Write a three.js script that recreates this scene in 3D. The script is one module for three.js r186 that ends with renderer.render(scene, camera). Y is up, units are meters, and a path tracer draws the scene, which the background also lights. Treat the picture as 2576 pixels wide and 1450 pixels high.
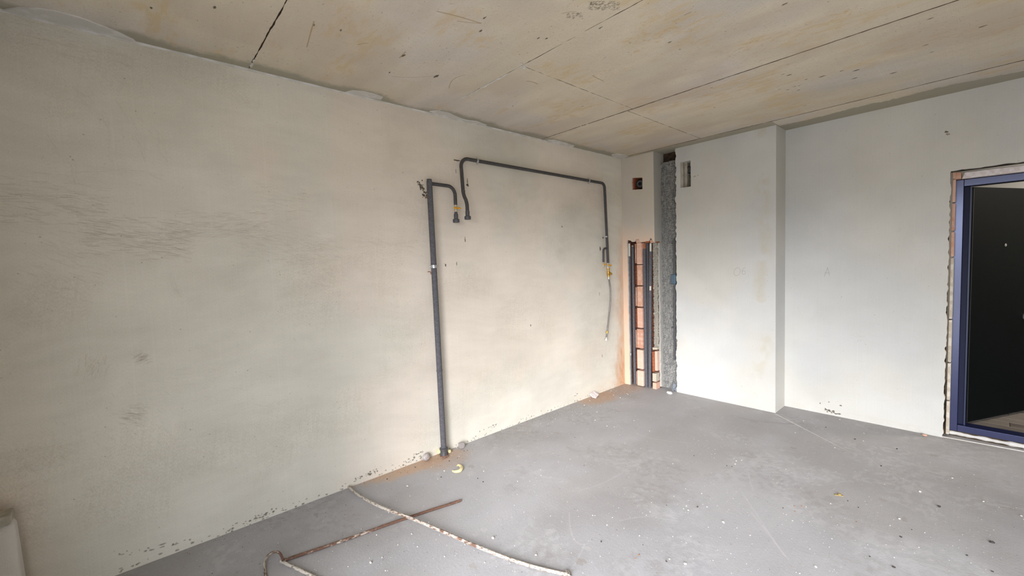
import * as THREE from 'three';
import { RoundedBoxGeometry } from 'three/addons/geometries/RoundedBoxGeometry.js';
import { mergeGeometries, mergeVertices, toCreasedNormals } from 'three/addons/utils/BufferGeometryUtils.js';
import { RectAreaLightUniformsLib } from 'three/addons/lights/RectAreaLightUniformsLib.js';

// ---------------------------------------------------------------- camera, sky, exposure
const V = (x, y, z) => new THREE.Vector3(x, y, z);
const scene = new THREE.Scene();
const camera = new THREE.PerspectiveCamera(2 * Math.atan(725 / 1064.6) * 180 / Math.PI, 2576 / 1450, 0.05, 100);
camera.rotation.order = 'YXZ';
camera.position.set(3.0132, 1.5694, 4.5373);
camera.rotation.set(-3.3725 * Math.PI / 180, 48.348 * Math.PI / 180, -1.9343 * Math.PI / 180);
camera.updateMatrixWorld();
scene.add(camera);

const EXPOSURE = 1.47;
const OPEN = { x0: 1.7, x1: 6.4, y0: 0.0, y1: 2.45, z: 5.2, thick: 0.3 };   // the balcony opening behind the camera
{
  const w = 256, h = 128, data = new Float32Array(w * h * 4);
  for (let j = 0; j < h; j++) for (let i = 0; i < w; i++) {
    const e = ((j + 0.5) / h - 0.5) * Math.PI, o = (j * w + i) * 4;
    const up = Math.max(0, Math.sin(e));
    const L = e > 0 ? 5.2 * (1 + 1.2 * up) / 1.6 : 1.25;
    const c = e > 0 ? [0.9, 0.99, 1.13] : [1, 0.97, 0.92];
    for (let k = 0; k < 3; k++) data[o + k] = L * c[k];
    data[o + 3] = 1;
  }
  const sky = new THREE.DataTexture(data, w, h, THREE.RGBAFormat, THREE.FloatType);
  sky.mapping = THREE.EquirectangularReflectionMapping; sky.magFilter = THREE.LinearFilter; sky.needsUpdate = true;
  scene.background = sky;
}
// the sun behind a thin veil of cloud: a broad, low, soft source beyond the balcony opening
const SUN = { elev: 19, turn: 31, wide: 33, power: 6.0 };
{
  const e = SUN.elev * Math.PI / 180, a = SUN.turn * Math.PI / 180, sun = new THREE.DirectionalLight('#fbfbff', SUN.power);
  sun.name = 'veiled_sun'; sun.target.name = 'veiled_sun_target'; sun.target.position.set(1.8, 1.0, 1.5);
  sun.position.set(1.8 + Math.sin(a) * Math.cos(e) * 14, 1.0 + Math.sin(e) * 14, 1.5 + Math.cos(a) * Math.cos(e) * 14);
  sun.castShadow = true; sun.shadow.radius = SUN.wide / 0.53; sun.shadow.mapSize.set(2048, 2048); sun.shadow.bias = -0.0005;
  Object.assign(sun.shadow.camera, { left: -6, right: 6, top: 5, bottom: -5, near: 1, far: 26 });
  scene.add(sun, sun.target);
}
RectAreaLightUniformsLib.init();
const renderer = new THREE.WebGLRenderer({ antialias: true });
renderer.toneMapping = THREE.LinearToneMapping;
renderer.toneMappingExposure = EXPOSURE;
renderer.shadowMap.enabled = true;

// ---------------------------------------------------------------- helpers
function rng(seed) { let s = seed >>> 0; return () => { s = (s + 0x6d2b79f5) | 0; let t = Math.imul(s ^ (s >>> 15), 1 | s); t = (t + Math.imul(t ^ (t >>> 7), 61 | t)) ^ t; return ((t ^ (t >>> 14)) >>> 0) / 4294967296; }; }
const PERM = (() => { const r = rng(77), p = new Float32Array(65536); for (let i = 0; i < 65536; i++) p[i] = r(); return p; })();
const hash = (i, j) => PERM[((i & 255) << 8 | (j & 255)) ^ ((i * 31 + j * 17) & 0x7f)];
function vn(x, y) {
  const i = Math.floor(x), j = Math.floor(y), fx = x - i, fy = y - j, u = fx * fx * (3 - 2 * fx), v = fy * fy * (3 - 2 * fy);
  const a = hash(i, j), b = hash(i + 1, j), c = hash(i, j + 1), d = hash(i + 1, j + 1);
  return a + (b - a) * u + (c - a) * v + (a - b - c + d) * u * v;
}
function fbm(x, y, o = 4) { let s = 0, a = 0.5, t = 0; for (let k = 0; k < o; k++) { s += a * vn(x, y); t += a; x = x * 2.03 + 17.1; y = y * 2.03 + 9.7; a *= 0.5; } return s / t; }
const clamp = (x, a = 0, b = 1) => Math.min(b, Math.max(a, x));
const sstep = (a, b, x) => { const t = clamp((x - a) / (b - a)); return t * t * (3 - 2 * t); };

// where a sight line of the photograph meets a plane (axis 0 x, 1 y, 2 z) of the room: used to read positions on the real walls, floor and ceiling
function meet(u, v, axis, value) {
  const d = V((u - 1288) / 1064.6, -(v - 725) / 1064.6, -1).applyQuaternion(camera.quaternion), o = camera.position;
  return o.clone().addScaledVector(d, (value - o.getComponent(axis)) / d.getComponent(axis));
}
const onLeft = (u, v, x = 0.055) => meet(u, v, 0, x), onBack = (u, v, z = 0) => meet(u, v, 2, z), onFloor = (u, v, y = 0) => meet(u, v, 1, y), onCeiling = (u, v, y = 2.8) => meet(u, v, 1, y);

const used = new Map();
function numbered(name) { const n = used.get(name) ?? 0; used.set(name, n + 1); return n ? name + '_' + String(n).padStart(3, '0') : name; }
function add(o, name, parent = scene) { o.name = parent === scene ? numbered(name) : name; o.castShadow = o.receiveShadow = true; parent.add(o); return o; }
function mesh(name, geo, mat, parent = scene) { return add(new THREE.Mesh(geo, mat), name, parent); }
function thing(name, label, category, pos = [0, 0, 0], group) { const g = add(new THREE.Group(), name); g.position.set(...pos); g.userData = { label, category }; if (group) g.userData.group = group; return g; }
function tag(o, label, category, group) { Object.assign(o.userData, { label, category }); if (group) o.userData.group = group; return o; }
function structure(name) { const g = add(new THREE.Group(), name); g.userData.kind = 'structure'; return g; }
// place children given in world coordinates under a thing whose group sits at its base
function local(geo, parent) { return geo.translate(-parent.position.x, -parent.position.y, -parent.position.z); }

// uv in metres, by the way a face looks
function metreUV(geo, side = 0) {
  const g = geo.index ? geo.toNonIndexed() : geo; if (!g.attributes.normal) g.computeVertexNormals();
  const p = g.attributes.position, uv = new Float32Array(p.count * 2), a = V(), b = V(), c = V(), n = V();
  for (let i = 0; i < p.count; i += 3) {
    a.fromBufferAttribute(p, i); b.fromBufferAttribute(p, i + 1); c.fromBufferAttribute(p, i + 2);
    n.copy(b).sub(a).cross(c.clone().sub(a));
    const ax = Math.abs(n.x), ay = Math.abs(n.y), az = Math.abs(n.z);
    [a, b, c].forEach((q, k) => {
      const [s, t] = ay >= ax && ay >= az ? [q.x, q.z] : ax >= az ? [q.z + side, q.y] : [q.x, q.y];
      uv[(i + k) * 2] = s; uv[(i + k) * 2 + 1] = t;
    });
  }
  g.setAttribute('uv', new THREE.BufferAttribute(uv, 2));
  return g;
}
const box = (x0, x1, y0, y1, z0, z1) => metreUV(new THREE.BoxGeometry(x1 - x0, y1 - y0, z1 - z0).translate((x0 + x1) / 2, (y0 + y1) / 2, (z0 + z1) / 2));
const rbox = (x0, x1, y0, y1, z0, z1, r = 0.004, s = 2) => metreUV(new RoundedBoxGeometry(x1 - x0, y1 - y0, z1 - z0, s, Math.min(r, (x1 - x0) / 2.1, (y1 - y0) / 2.1, (z1 - z0) / 2.1)).translate((x0 + x1) / 2, (y0 + y1) / 2, (z0 + z1) / 2));
// a broken edge from p to q: points every step, off the line by amp
function broken(p, q, step, amp, seed, first = true) {
  const n = Math.max(2, Math.round(Math.hypot(q[0] - p[0], q[1] - p[1]) / step)), L = Math.hypot(q[0] - p[0], q[1] - p[1]), nx = -(q[1] - p[1]) / L, ny = (q[0] - p[0]) / L, out = [];
  for (let i = first ? 0 : 1; i < n; i++) { const t = i / n, k = i === 0 ? 0 : (fbm(t * L * 30 + seed * 13.7, seed * 3.1, 3) - 0.5) * 2.2 * amp + (fbm(t * L * 5 + seed * 5.7, seed, 2) - 0.5) * amp; out.push([p[0] + (q[0] - p[0]) * t + nx * k, p[1] + (q[1] - p[1]) * t + ny * k]); }
  return out;
}
const shapeOf = (pts, holes = []) => { const s = new THREE.Shape(pts.map((p) => new THREE.Vector2(p[0], p[1]))); for (const h of holes) s.holes.push(new THREE.Path(h.map((p) => new THREE.Vector2(p[0], p[1])))); return s; };
// a flat piece in x-y from z0 to z1
const slabXY = (pts, holes, z0, z1, bevel = 0, side = 0) => metreUV(new THREE.ExtrudeGeometry(shapeOf(pts, holes), { depth: z1 - z0 - 2 * bevel, bevelEnabled: bevel > 0, bevelSize: bevel, bevelThickness: bevel, bevelOffset: -bevel, bevelSegments: 1, curveSegments: 8 }).translate(0, 0, z0 + bevel), side);
// a flat piece in x-z from y0 to y1
const slabXZ = (pts, y0, y1, bevel = 0) => { const g = new THREE.ExtrudeGeometry(shapeOf(pts.map((p) => [p[0], -p[1]])), { depth: y1 - y0 - 2 * bevel, bevelEnabled: bevel > 0, bevelSize: bevel, bevelThickness: bevel, bevelOffset: -bevel, bevelSegments: 1 }); g.rotateX(-Math.PI / 2).translate(0, y0 + bevel, 0); return metreUV(g); };

// path of straight runs with rounded corners
function runs(pts, r) {
  const path = new THREE.CurvePath(); let at = pts[0].clone();
  for (let i = 1; i < pts.length; i++) {
    const p = pts[i];
    if (i === pts.length - 1) { path.add(new THREE.LineCurve3(at, p.clone())); break; }
    const rr = Array.isArray(r) ? r[i - 1] : r, a = p.clone().sub(pts[i - 1]).normalize(), b = pts[i + 1].clone().sub(p).normalize();
    const k = Math.min(rr, p.distanceTo(at) * 0.95, p.distanceTo(pts[i + 1]) * 0.48), s = p.clone().addScaledVector(a, -k), e = p.clone().addScaledVector(b, k);
    path.add(new THREE.LineCurve3(at, s)); path.add(new THREE.CubicBezierCurve3(s, s.clone().lerp(p, 0.56), e.clone().lerp(p, 0.56), e)); at = e;
  }
  return path;
}
const spline = (pts) => new THREE.CatmullRomCurve3(pts, false, 'centripetal');
// swept round bar: radius(distance along, angle), with closed ends; uv in metres
function sweep(curve, n, radial, radius) {
  const L = curve.getLength(), fr = curve.computeFrenetFrames(n, false), pos = [], uv = [], idx = [];
  for (let i = 0; i <= n; i++) {
    const c = curve.getPointAt(i / n), s = L * i / n;
    for (let j = 0; j <= radial; j++) {
      const a = j / radial * Math.PI * 2, r = typeof radius === 'function' ? radius(s, a, L) : radius;
      const d = fr.normals[i].clone().multiplyScalar(Math.cos(a)).addScaledVector(fr.binormals[i], Math.sin(a));
      pos.push(c.x + d.x * r, c.y + d.y * r, c.z + d.z * r); uv.push(j / radial * 0.12, s);
    }
  }
  const w = radial + 1;
  for (let i = 0; i < n; i++) for (let j = 0; j < radial; j++) { const a = i * w + j; idx.push(a, a + 1, a + w, a + 1, a + w + 1, a + w); }
  for (const end of [0, n]) { const c = curve.getPointAt(end / n), k = pos.length / 3; pos.push(c.x, c.y, c.z); uv.push(0, L * end / n); for (let j = 0; j < radial; j++) { const a = end * w + j; end ? idx.push(k, a, a + 1) : idx.push(k, a + 1, a); } }
  const g = new THREE.BufferGeometry(); g.setIndex(idx); g.setAttribute('position', new THREE.Float32BufferAttribute(pos, 3)); g.setAttribute('uv', new THREE.Float32BufferAttribute(uv, 2));
  return toCreasedNormals(g, 0.9);
}
const bar = (a, b, r, radial = 14, n = 1) => sweep(new THREE.LineCurve3(a, b), n, radial, r);
// turned piece between two points: profile is [radius, distance from a]
function turned(a, b, prof, seg = 20) {
  const g = new THREE.LatheGeometry(prof.map(([r, y]) => new THREE.Vector2(Math.max(r, 1e-5), y)), seg);
  const q = new THREE.Quaternion().setFromUnitVectors(V(0, 1, 0), b.clone().sub(a).normalize());
  return toCreasedNormals(g.applyQuaternion(q).translate(a.x, a.y, a.z), 0.6);
}
const ring = (c, axis, r0, r1, h, seg = 20) => turned(c.clone().addScaledVector(axis, -h / 2), c.clone().addScaledVector(axis, h), [[r0, 0], [r1, 0], [r1, h], [r0, h], [r0, 0]], seg);
function lump(r, seed, sq = [1, 1, 1], rough = 0.35, detail = 2) {
  const g = mergeVertices(new THREE.IcosahedronGeometry(r, detail).deleteAttribute('uv').deleteAttribute('normal'), 1e-6), p = g.attributes.position, k = rng(seed)() * 100;
  for (let i = 0; i < p.count; i++) {
    const x = p.getX(i) / r, y = p.getY(i) / r, z = p.getZ(i) / r, m = 1 + rough * (fbm(x * 1.6 + k, y * 1.6 + z * 1.3 + k * 0.7, 3) - 0.5) * 2;
    p.setXYZ(i, p.getX(i) * m * sq[0], p.getY(i) * m * sq[1], p.getZ(i) * m * sq[2]);
  }
  g.computeVertexNormals();
  const uv = new Float32Array(p.count * 2); for (let i = 0; i < p.count; i++) { uv[2 * i] = p.getX(i) + p.getY(i); uv[2 * i + 1] = p.getZ(i) + p.getY(i); }
  g.setAttribute('uv', new THREE.BufferAttribute(uv, 2));
  return g;
}

// ---------------------------------------------------------------- textures: colour only, uv in metres
// base(x, y) gives sRGB 0..255 at metres from the lower left corner of the sheet; draw(ctx) then works in metres, y up
function sheet(w, h, x0, y0, W, H, base, draw) {
  const cv = document.createElement('canvas'); cv.width = w; cv.height = h;
  const ctx = cv.getContext('2d'), im = ctx.createImageData(w, h), d = im.data;
  for (let j = 0; j < h; j++) for (let i = 0; i < w; i++) { const c = base(x0 + (i + 0.5) / w * W, y0 + (1 - (j + 0.5) / h) * H), o = (j * w + i) * 4; d[o] = c[0]; d[o + 1] = c[1]; d[o + 2] = c[2]; d[o + 3] = 255; }
  ctx.putImageData(im, 0, 0);
  if (draw) { ctx.setTransform(w / W, 0, 0, -h / H, -x0 * w / W, h + y0 * h / H); ctx.lineCap = 'round'; draw(ctx); }
  const t = new THREE.CanvasTexture(cv); t.colorSpace = THREE.SRGBColorSpace; t.wrapS = t.wrapT = THREE.MirroredRepeatWrapping;
  t.repeat.set(1 / W, 1 / H); t.offset.set(-x0 / W, -y0 / H); t.magFilter = THREE.LinearFilter;
  return t;
}
// grey relief tile that repeats every `size` metres
function relief(n, size, f) {
  const data = new Uint8Array(n * n * 4);
  for (let j = 0; j < n; j++) for (let i = 0; i < n; i++) { const v = clamp(f(i / n, j / n)) * 255, o = (j * n + i) * 4; data[o] = data[o + 1] = data[o + 2] = v; data[o + 3] = 255; }
  const t = new THREE.DataTexture(data, n, n); t.wrapS = t.wrapT = THREE.MirroredRepeatWrapping; t.repeat.set(1 / size, 1 / size); t.magFilter = THREE.LinearFilter; t.needsUpdate = true;
  return t;
}
const mix = (a, b, t) => [a[0] + (b[0] - a[0]) * t, a[1] + (b[1] - a[1]) * t, a[2] + (b[2] - a[2]) * t];
const shift = (c, k) => [c[0] + k, c[1] + k, c[2] + k];
function line(ctx, pts, width, color) { ctx.strokeStyle = color; ctx.lineWidth = width; ctx.beginPath(); ctx.moveTo(...pts[0]); if (pts.length === 3) { const q = [2 * pts[1][0] - (pts[0][0] + pts[2][0]) / 2, 2 * pts[1][1] - (pts[0][1] + pts[2][1]) / 2]; ctx.quadraticCurveTo(...q, ...pts[2]); } else pts.slice(1).forEach((p) => ctx.lineTo(p[0], p[1])); ctx.stroke(); }
function spot(ctx, x, y, rx, ry, color, seed = 1, turn = 0) { const r = rng(seed * 7919 + 3), n = 11; ctx.fillStyle = color; ctx.beginPath(); for (let i = 0; i < n; i++) { const a = i / n * 6.283, k = 0.55 + r() * 0.8, px = Math.cos(a) * rx * k, py = Math.sin(a) * ry * k, c = Math.cos(turn), s = Math.sin(turn); ctx.lineTo(x + px * c - py * s, y + px * s + py * c); } ctx.closePath(); ctx.fill(); }
// many fine trowel scratches round a centre line
function scratches(ctx, a, b, spread, n, len, width, color, alpha, seed, bend = 0.2) {
  const r = rng(seed), dir = Math.atan2(b[1] - a[1], b[0] - a[0]);
  for (let i = 0; i < n; i++) {
    const t = r(), off = (r() + r() + r() - 1.5) * spread * 1.1, x = a[0] + (b[0] - a[0]) * t - Math.sin(dir) * off, y = a[1] + (b[1] - a[1]) * t + Math.cos(dir) * off;
    const an = dir + (r() - 0.5) * 0.5, l = len * (0.3 + r()), k = (r() - 0.5) * bend;
    ctx.globalAlpha = alpha * 0.5 * (0.2 + 0.8 * r()); ctx.strokeStyle = color; ctx.lineWidth = width * (0.6 + r() * 0.8);
    ctx.beginPath(); ctx.moveTo(x - Math.cos(an) * l / 2, y - Math.sin(an) * l / 2); ctx.quadraticCurveTo(x - Math.sin(an) * l * k, y + Math.cos(an) * l * k, x + Math.cos(an) * l / 2, y + Math.sin(an) * l / 2); ctx.stroke();
  }
  ctx.globalAlpha = 1;
}
const PX = (p) => [p.z, p.y];                                            // the left wall's sheet runs along z
const LW = (u, v) => PX(onLeft(u, v, 0)), BW = (u, v, z = -0.104) => { const p = onBack(u, v, z); return [p.x, p.y]; }, FL = (u, v) => { const p = onFloor(u, v); return [p.x, p.z]; }, CE = (u, v) => { const p = onCeiling(u, v); return [p.x, p.z]; };

// left wall: beige render, blotchy, with trowel marks and brick dust towards the corner
const texLeft = sheet(2048, 1040, -0.1, 0, 5.5, 2.8, (z, y) => {
  const wx = fbm(z * 0.9 + 3, y * 0.9, 3), big = fbm(z * 0.7 + wx * 1.2, y * 0.9 + wx, 4) - 0.5, mid = fbm(z * 3.1 + wx * 3, y * 4.2 + 7, 4) - 0.5, tro = fbm(z * 5 + wx * 6, y * 22 + wx * 9, 3) - 0.5, fine = hash(Math.floor(z * 371), Math.floor(y * 371)) - 0.5;
  let c = mix([220, 209, 194], [215, 209, 195], sstep(0.42, 0.6, fbm(z * 1.3 + 20, y * 1.1 + 4, 4)));
  c = shift(c, big * 26 + mid * 16 + tro * 8 + fine * 9);
  // grain of fine dirt, denser in worn patches
  const worn = sstep(0.5, 0.68, fbm(z * 1.7 + 40, y * 2.1 + 3, 4)) * sstep(0.45, 0.8, hash(Math.floor(z * 331.7 + y * 57), Math.floor(y * 367.3 + z * 91)) * 0.7 + 0.4 * fbm(z * 70, y * 90, 2));
  c = mix(c, [164, 150, 128], worn * 0.2);
  // brick dust near the corner, in drifts with a grainy edge
  const edge = 0.05 + 0.17 * fbm(y * 1.6, 2.2, 3) + 0.16 * sstep(1.0, 0.0, y), dust = sstep(edge, edge * 0.15, z + (fbm(z * 22, y * 14, 3) - 0.5) * 0.1) * sstep(2.3, 1.5, y + fbm(z * 7, y * 3) * 0.4);
  c = mix(c, [196, 148, 112], clamp(dust * (0.45 + 0.75 * fbm(z * 30, y * 12, 3)) * (0.55 + 0.5 * sstep(0.9, 0, y))));
  const low = sstep(0.3, 0.02, y + fbm(z * 5, 3.3) * 0.16) * sstep(1.0, 0.15, z + (fbm(z * 12, y * 16) - 0.5) * 0.2);
  c = mix(c, [205, 165, 132], low * 0.5 * fbm(z * 16, y * 18, 3));
  return c;
}, (ctx) => {
  const br = '#6a5840', gr = '#7d6c52';
  // dense scratch bands (positions read off the wall)
  scratches(ctx, LW(0, 500), LW(260, 530), 0.125, 255, 0.060, 0.0016, br, 0.5, 1);
  scratches(ctx, LW(215, 585), LW(480, 615), 0.094, 408, 0.066, 0.0016, br, 0.55, 2);
  scratches(ctx, LW(420, 570), LW(680, 560), 0.075, 289, 0.072, 0.0014, br, 0.45, 3);
  scratches(ctx, LW(640, 510), LW(770, 520), 0.088, 102, 0.072, 0.0014, gr, 0.45, 4);
  scratches(ctx, LW(600, 595), LW(860, 640), 0.112, 323, 0.060, 0.0014, gr, 0.5, 5);
  scratches(ctx, LW(760, 680), LW(840, 700), 0.088, 102, 0.042, 0.0014, gr, 0.4, 6);
  scratches(ctx, LW(900, 600), LW(1070, 625), 0.075, 153, 0.060, 0.0013, gr, 0.35, 7);
  scratches(ctx, LW(80, 640), LW(260, 700), 0.150, 136, 0.054, 0.0016, br, 0.35, 8);
  scratches(ctx, LW(310, 1045), LW(360, 1050), 0.050, 119, 0.036, 0.0018, br, 0.55, 9);
  scratches(ctx, LW(345, 905), LW(370, 895), 0.031, 61, 0.030, 0.002, br, 0.5, 10);
  scratches(ctx, LW(235, 945), LW(250, 900), 0.050, 68, 0.048, 0.002, gr, 0.4, 11);
  scratches(ctx, LW(150, 1050), LW(340, 1250), 0.312, 204, 0.030, 0.0014, br, 0.35, 12);
  scratches(ctx, LW(300, 960), LW(700, 1000), 0.250, 204, 0.042, 0.0013, gr, 0.3, 13);
  scratches(ctx, LW(700, 760), LW(770, 880), 0.150, 102, 0.030, 0.0014, gr, 0.3, 14);
  scratches(ctx, LW(40, 60), LW(330, 150), 0.075, 153, 0.048, 0.0014, br, 0.4, 15);
  for (const [a, b, c] of [[[215, 430], [300, 428], [400, 450]], [[560, 465], [700, 478], [800, 492]], [[330, 270], [395, 350], [430, 420]], [[170, 200], [260, 300], [300, 420]], [[260, 190], [345, 330], [360, 400]], [[120, 340], [180, 420], [190, 470]], [[430, 690], [440, 735], [452, 745]]]) {
    scratches(ctx, LW(...a), LW(...b), 0.022, 22, 0.05, 0.0014, '#8a7d66', 0.36, a[0], 0.1); scratches(ctx, LW(...b), LW(...c), 0.022, 22, 0.05, 0.0014, '#8a7d66', 0.36, a[0] + 1, 0.1);
  }
  ctx.globalAlpha = 1;
  const r = rng(5);
  for (let i = 0; i < 900; i++) { ctx.globalAlpha = 0.2 + r() * 0.4; spot(ctx, r() * 5.2, r() * 2.8, 0.001 + r() * 0.003, 0.001 + r() * 0.002, r() < 0.8 ? '#6a5f4d' : '#e6dfd0', i, r() * 3); }
  ctx.globalAlpha = 1;
  // pits, nicks and drips that the photograph shows
  const nick = (u, v, w, h, col = '#4d443a', turn = 0) => { const p = LW(u, v); spot(ctx, p[0], p[1], w, h, col, Math.round(u * 3 + v), turn); };
  nick(1176, 457, 0.005, 0.03); nick(1176, 466, 0.012, 0.012); nick(1149, 404, 0.03, 0.007); nick(1147, 431, 0.003, 0.018, '#7d766a'); nick(1170, 603, 0.004, 0.02); nick(1149, 664, 0.003, 0.018); nick(1414, 571, 0.01, 0.01, '#8a8376'); nick(1335, 819, 0.008, 0.012, '#8a8376'); nick(1121, 668, 0.006, 0.01); nick(1510, 626, 0.012, 0.02); nick(1508, 740, 0.006, 0.02, '#8a8376'); nick(1517, 598, 0.012, 0.01); nick(1515, 896, 0.006, 0.02, '#8a8376');
  for (let i = 0; i < 48; i++) { const t = r(), p = LW(1056 + 16 * t + (r() - 0.5) * 12, 457 + 45 * t + (r() - 0.5) * 10); spot(ctx, p[0], p[1], 0.003 + r() * 0.006, 0.003 + r() * 0.007, r() < 0.75 ? '#4a4238' : '#8c6a50', i + 60, r() * 3); }
  for (const [u0, v0, u1, v1, n] of [[890, 1211, 950, 1186, 34], [1040, 1150, 1066, 1138, 16], [1205, 1086, 1250, 1070, 16], [1012, 1165, 1060, 1150, 12], [640, 1305, 690, 1290, 18], [560, 1345, 720, 1280, 18], [300, 1400, 480, 1360, 18], [1440, 998, 1455, 990, 6]])
    for (let i = 0; i < n; i++) { const t = r(), p = LW(u0 + (u1 - u0) * t, v0 + (v1 - v0) * t + (r() - 0.5) * 8); ctx.globalAlpha = 0.35 + r() * 0.5; spot(ctx, p[0], p[1] + r() * r() * 0.02, 0.002 + r() * r() * 0.014, 0.002 + r() * 0.004, '#5d5448', i + u0, 0.1); }
  for (let i = 0; i < 160; i++) { const z = r() * 5, p = r() * r(); ctx.globalAlpha = 0.6; spot(ctx, z, 0.006 + p * 0.05, 0.003 + r() * 0.007, 0.002 + r() * 0.004, '#6b6254', i); }
  ctx.globalAlpha = 1;
});
// back wall render: paler, with pencil marks
const texBack = sheet(2048, 1600, -0.05, 0, 3.5, 2.8, (x, y) => {
  const w = fbm(x * 1.1, y * 1.1 + 9, 3), big = fbm(x * 0.8 + w, y * 0.8 + 2 + w, 4) - 0.5, mid = fbm(x * 3.4 + 11 + w * 2, y * 4 + 5, 4) - 0.5, fine = hash(Math.floor(x * 530), Math.floor(y * 530)) - 0.5;
  let c = mix([197, 194, 186], [194, 193, 189], sstep(0.4, 0.62, fbm(x * 1.2 + 7, y * 1.2, 4)));
  c = shift(c, big * 18 + mid * 13 + fine * 8);
  const stain = sstep(0.1, 0.0, Math.abs(x - 1.53 - (fbm(y * 2.5, 5) - 0.5) * 0.12)) * sstep(0.46, 0.62, fbm(x * 8, y * 5 + 30, 4)) + sstep(0.09, 0, Math.abs(x - 0.27 - (fbm(y * 3, 7) - 0.5) * 0.1)) * sstep(0.42, 0.6, fbm(x * 9 + 3, y * 5 + 13, 4)) * sstep(1.7, 1.9, y);
  c = mix(c, [182, 173, 150], clamp(stain) * (0.2 + 0.35 * fbm(x * 40, y * 40, 3)));
  if (x < 0.46) { c = mix(c, [203, 190, 172], 0.6); const d = sstep(2.05, 1.72, y + (fbm(x * 12, y * 9) - 0.5) * 0.25) * (0.4 + 0.7 * fbm(x * 14, y * 8, 3)); c = mix(c, [221, 186, 158], clamp(d * (x < 0.12 ? 1 : 0.85))); }
  else if (y < 0.06) c = mix(c, [190, 184, 172], 0.25 * sstep(0.4, 0.6, fbm(x * 20, y * 30)));
  return c;
}, (ctx) => {
  const r = rng(21);
  for (let i = 0; i < 420; i++) { ctx.globalAlpha = 0.12 + r() * 0.3; spot(ctx, 0.1 + r() * 3.3, r() * 2.8, 0.001 + r() * 0.004, 0.001 + r() * 0.003, '#7b7364', i, r() * 3); }
  ctx.globalAlpha = 1;
  for (let i = 0; i < 26; i++) { const x = 1.7 + r() * 1.0, y = 0.1 + r() * 2.3; scratches(ctx, [x, y], [x + 0.05, y + 0.02 * (r() - 0.3)], 0.03, 5, 0.06, 0.0012, '#8f8877', 0.35, 300 + i); }
  scratches(ctx, BW(2030, 560, -0.39), BW(2090, 640, -0.39), 0.1, 30, 0.05, 0.0016, '#9b9484', 0.4, 77);
  scratches(ctx, BW(2140, 840, -0.39), BW(2170, 850, -0.39), 0.03, 9, 0.05, 0.0016, '#8b8576', 0.5, 78);
  const nick = (u, v, w, h, z = -0.39, col = '#5d564c') => { const p = BW(u, v, z); spot(ctx, p[0], p[1], w, h, col, Math.round(u + v)); };
  nick(2380, 332, 0.012, 0.009); nick(2384, 338, 0.012, 0.01, -0.39, '#8a8172');
  for (let i = 0; i < 22; i++) nick(2075 + i * 1.7 + r() * 3, 1028 + i * 0.5 + r() * 7, 0.004 + r() * 0.007, 0.003 + r() * 0.003); nick(2063, 1015, 0.006, 0.006); nick(2085, 1012, 0.005, 0.005); nick(2115, 1021, 0.009, 0.006);
  nick(1747, 444, 0.014, 0.006, -0.104, '#9a9282'); nick(1756, 441, 0.008, 0.004, -0.104, '#9a9282');
  // pencil writing on the render
  ctx.strokeStyle = '#77736e'; ctx.lineWidth = 0.0026; ctx.globalAlpha = 0.6;
  const o = BW(1854, 684), b = BW(1871, 684), a = BW(2080, 684, -0.39);
  ctx.beginPath(); ctx.ellipse(o[0], o[1], 0.03, 0.042, -0.35, 0, 6.3); ctx.stroke();
  ctx.beginPath(); ctx.ellipse(b[0], b[1] - 0.008, 0.016, 0.019, 0, 0, 6.3); ctx.moveTo(b[0] - 0.016, b[1]); ctx.quadraticCurveTo(b[0] - 0.014, b[1] + 0.035, b[0] + 0.014, b[1] + 0.04); ctx.stroke();
  ctx.lineWidth = 0.0026; ctx.beginPath(); ctx.moveTo(a[0] - 0.02, a[1] - 0.045); ctx.lineTo(a[0] + 0.006, a[1] + 0.04); ctx.lineTo(a[0] + 0.02, a[1] - 0.035); ctx.moveTo(a[0] - 0.014, a[1] - 0.01); ctx.lineTo(a[0] + 0.02, a[1] - 0.012); ctx.stroke(); ctx.globalAlpha = 1;
});
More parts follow.
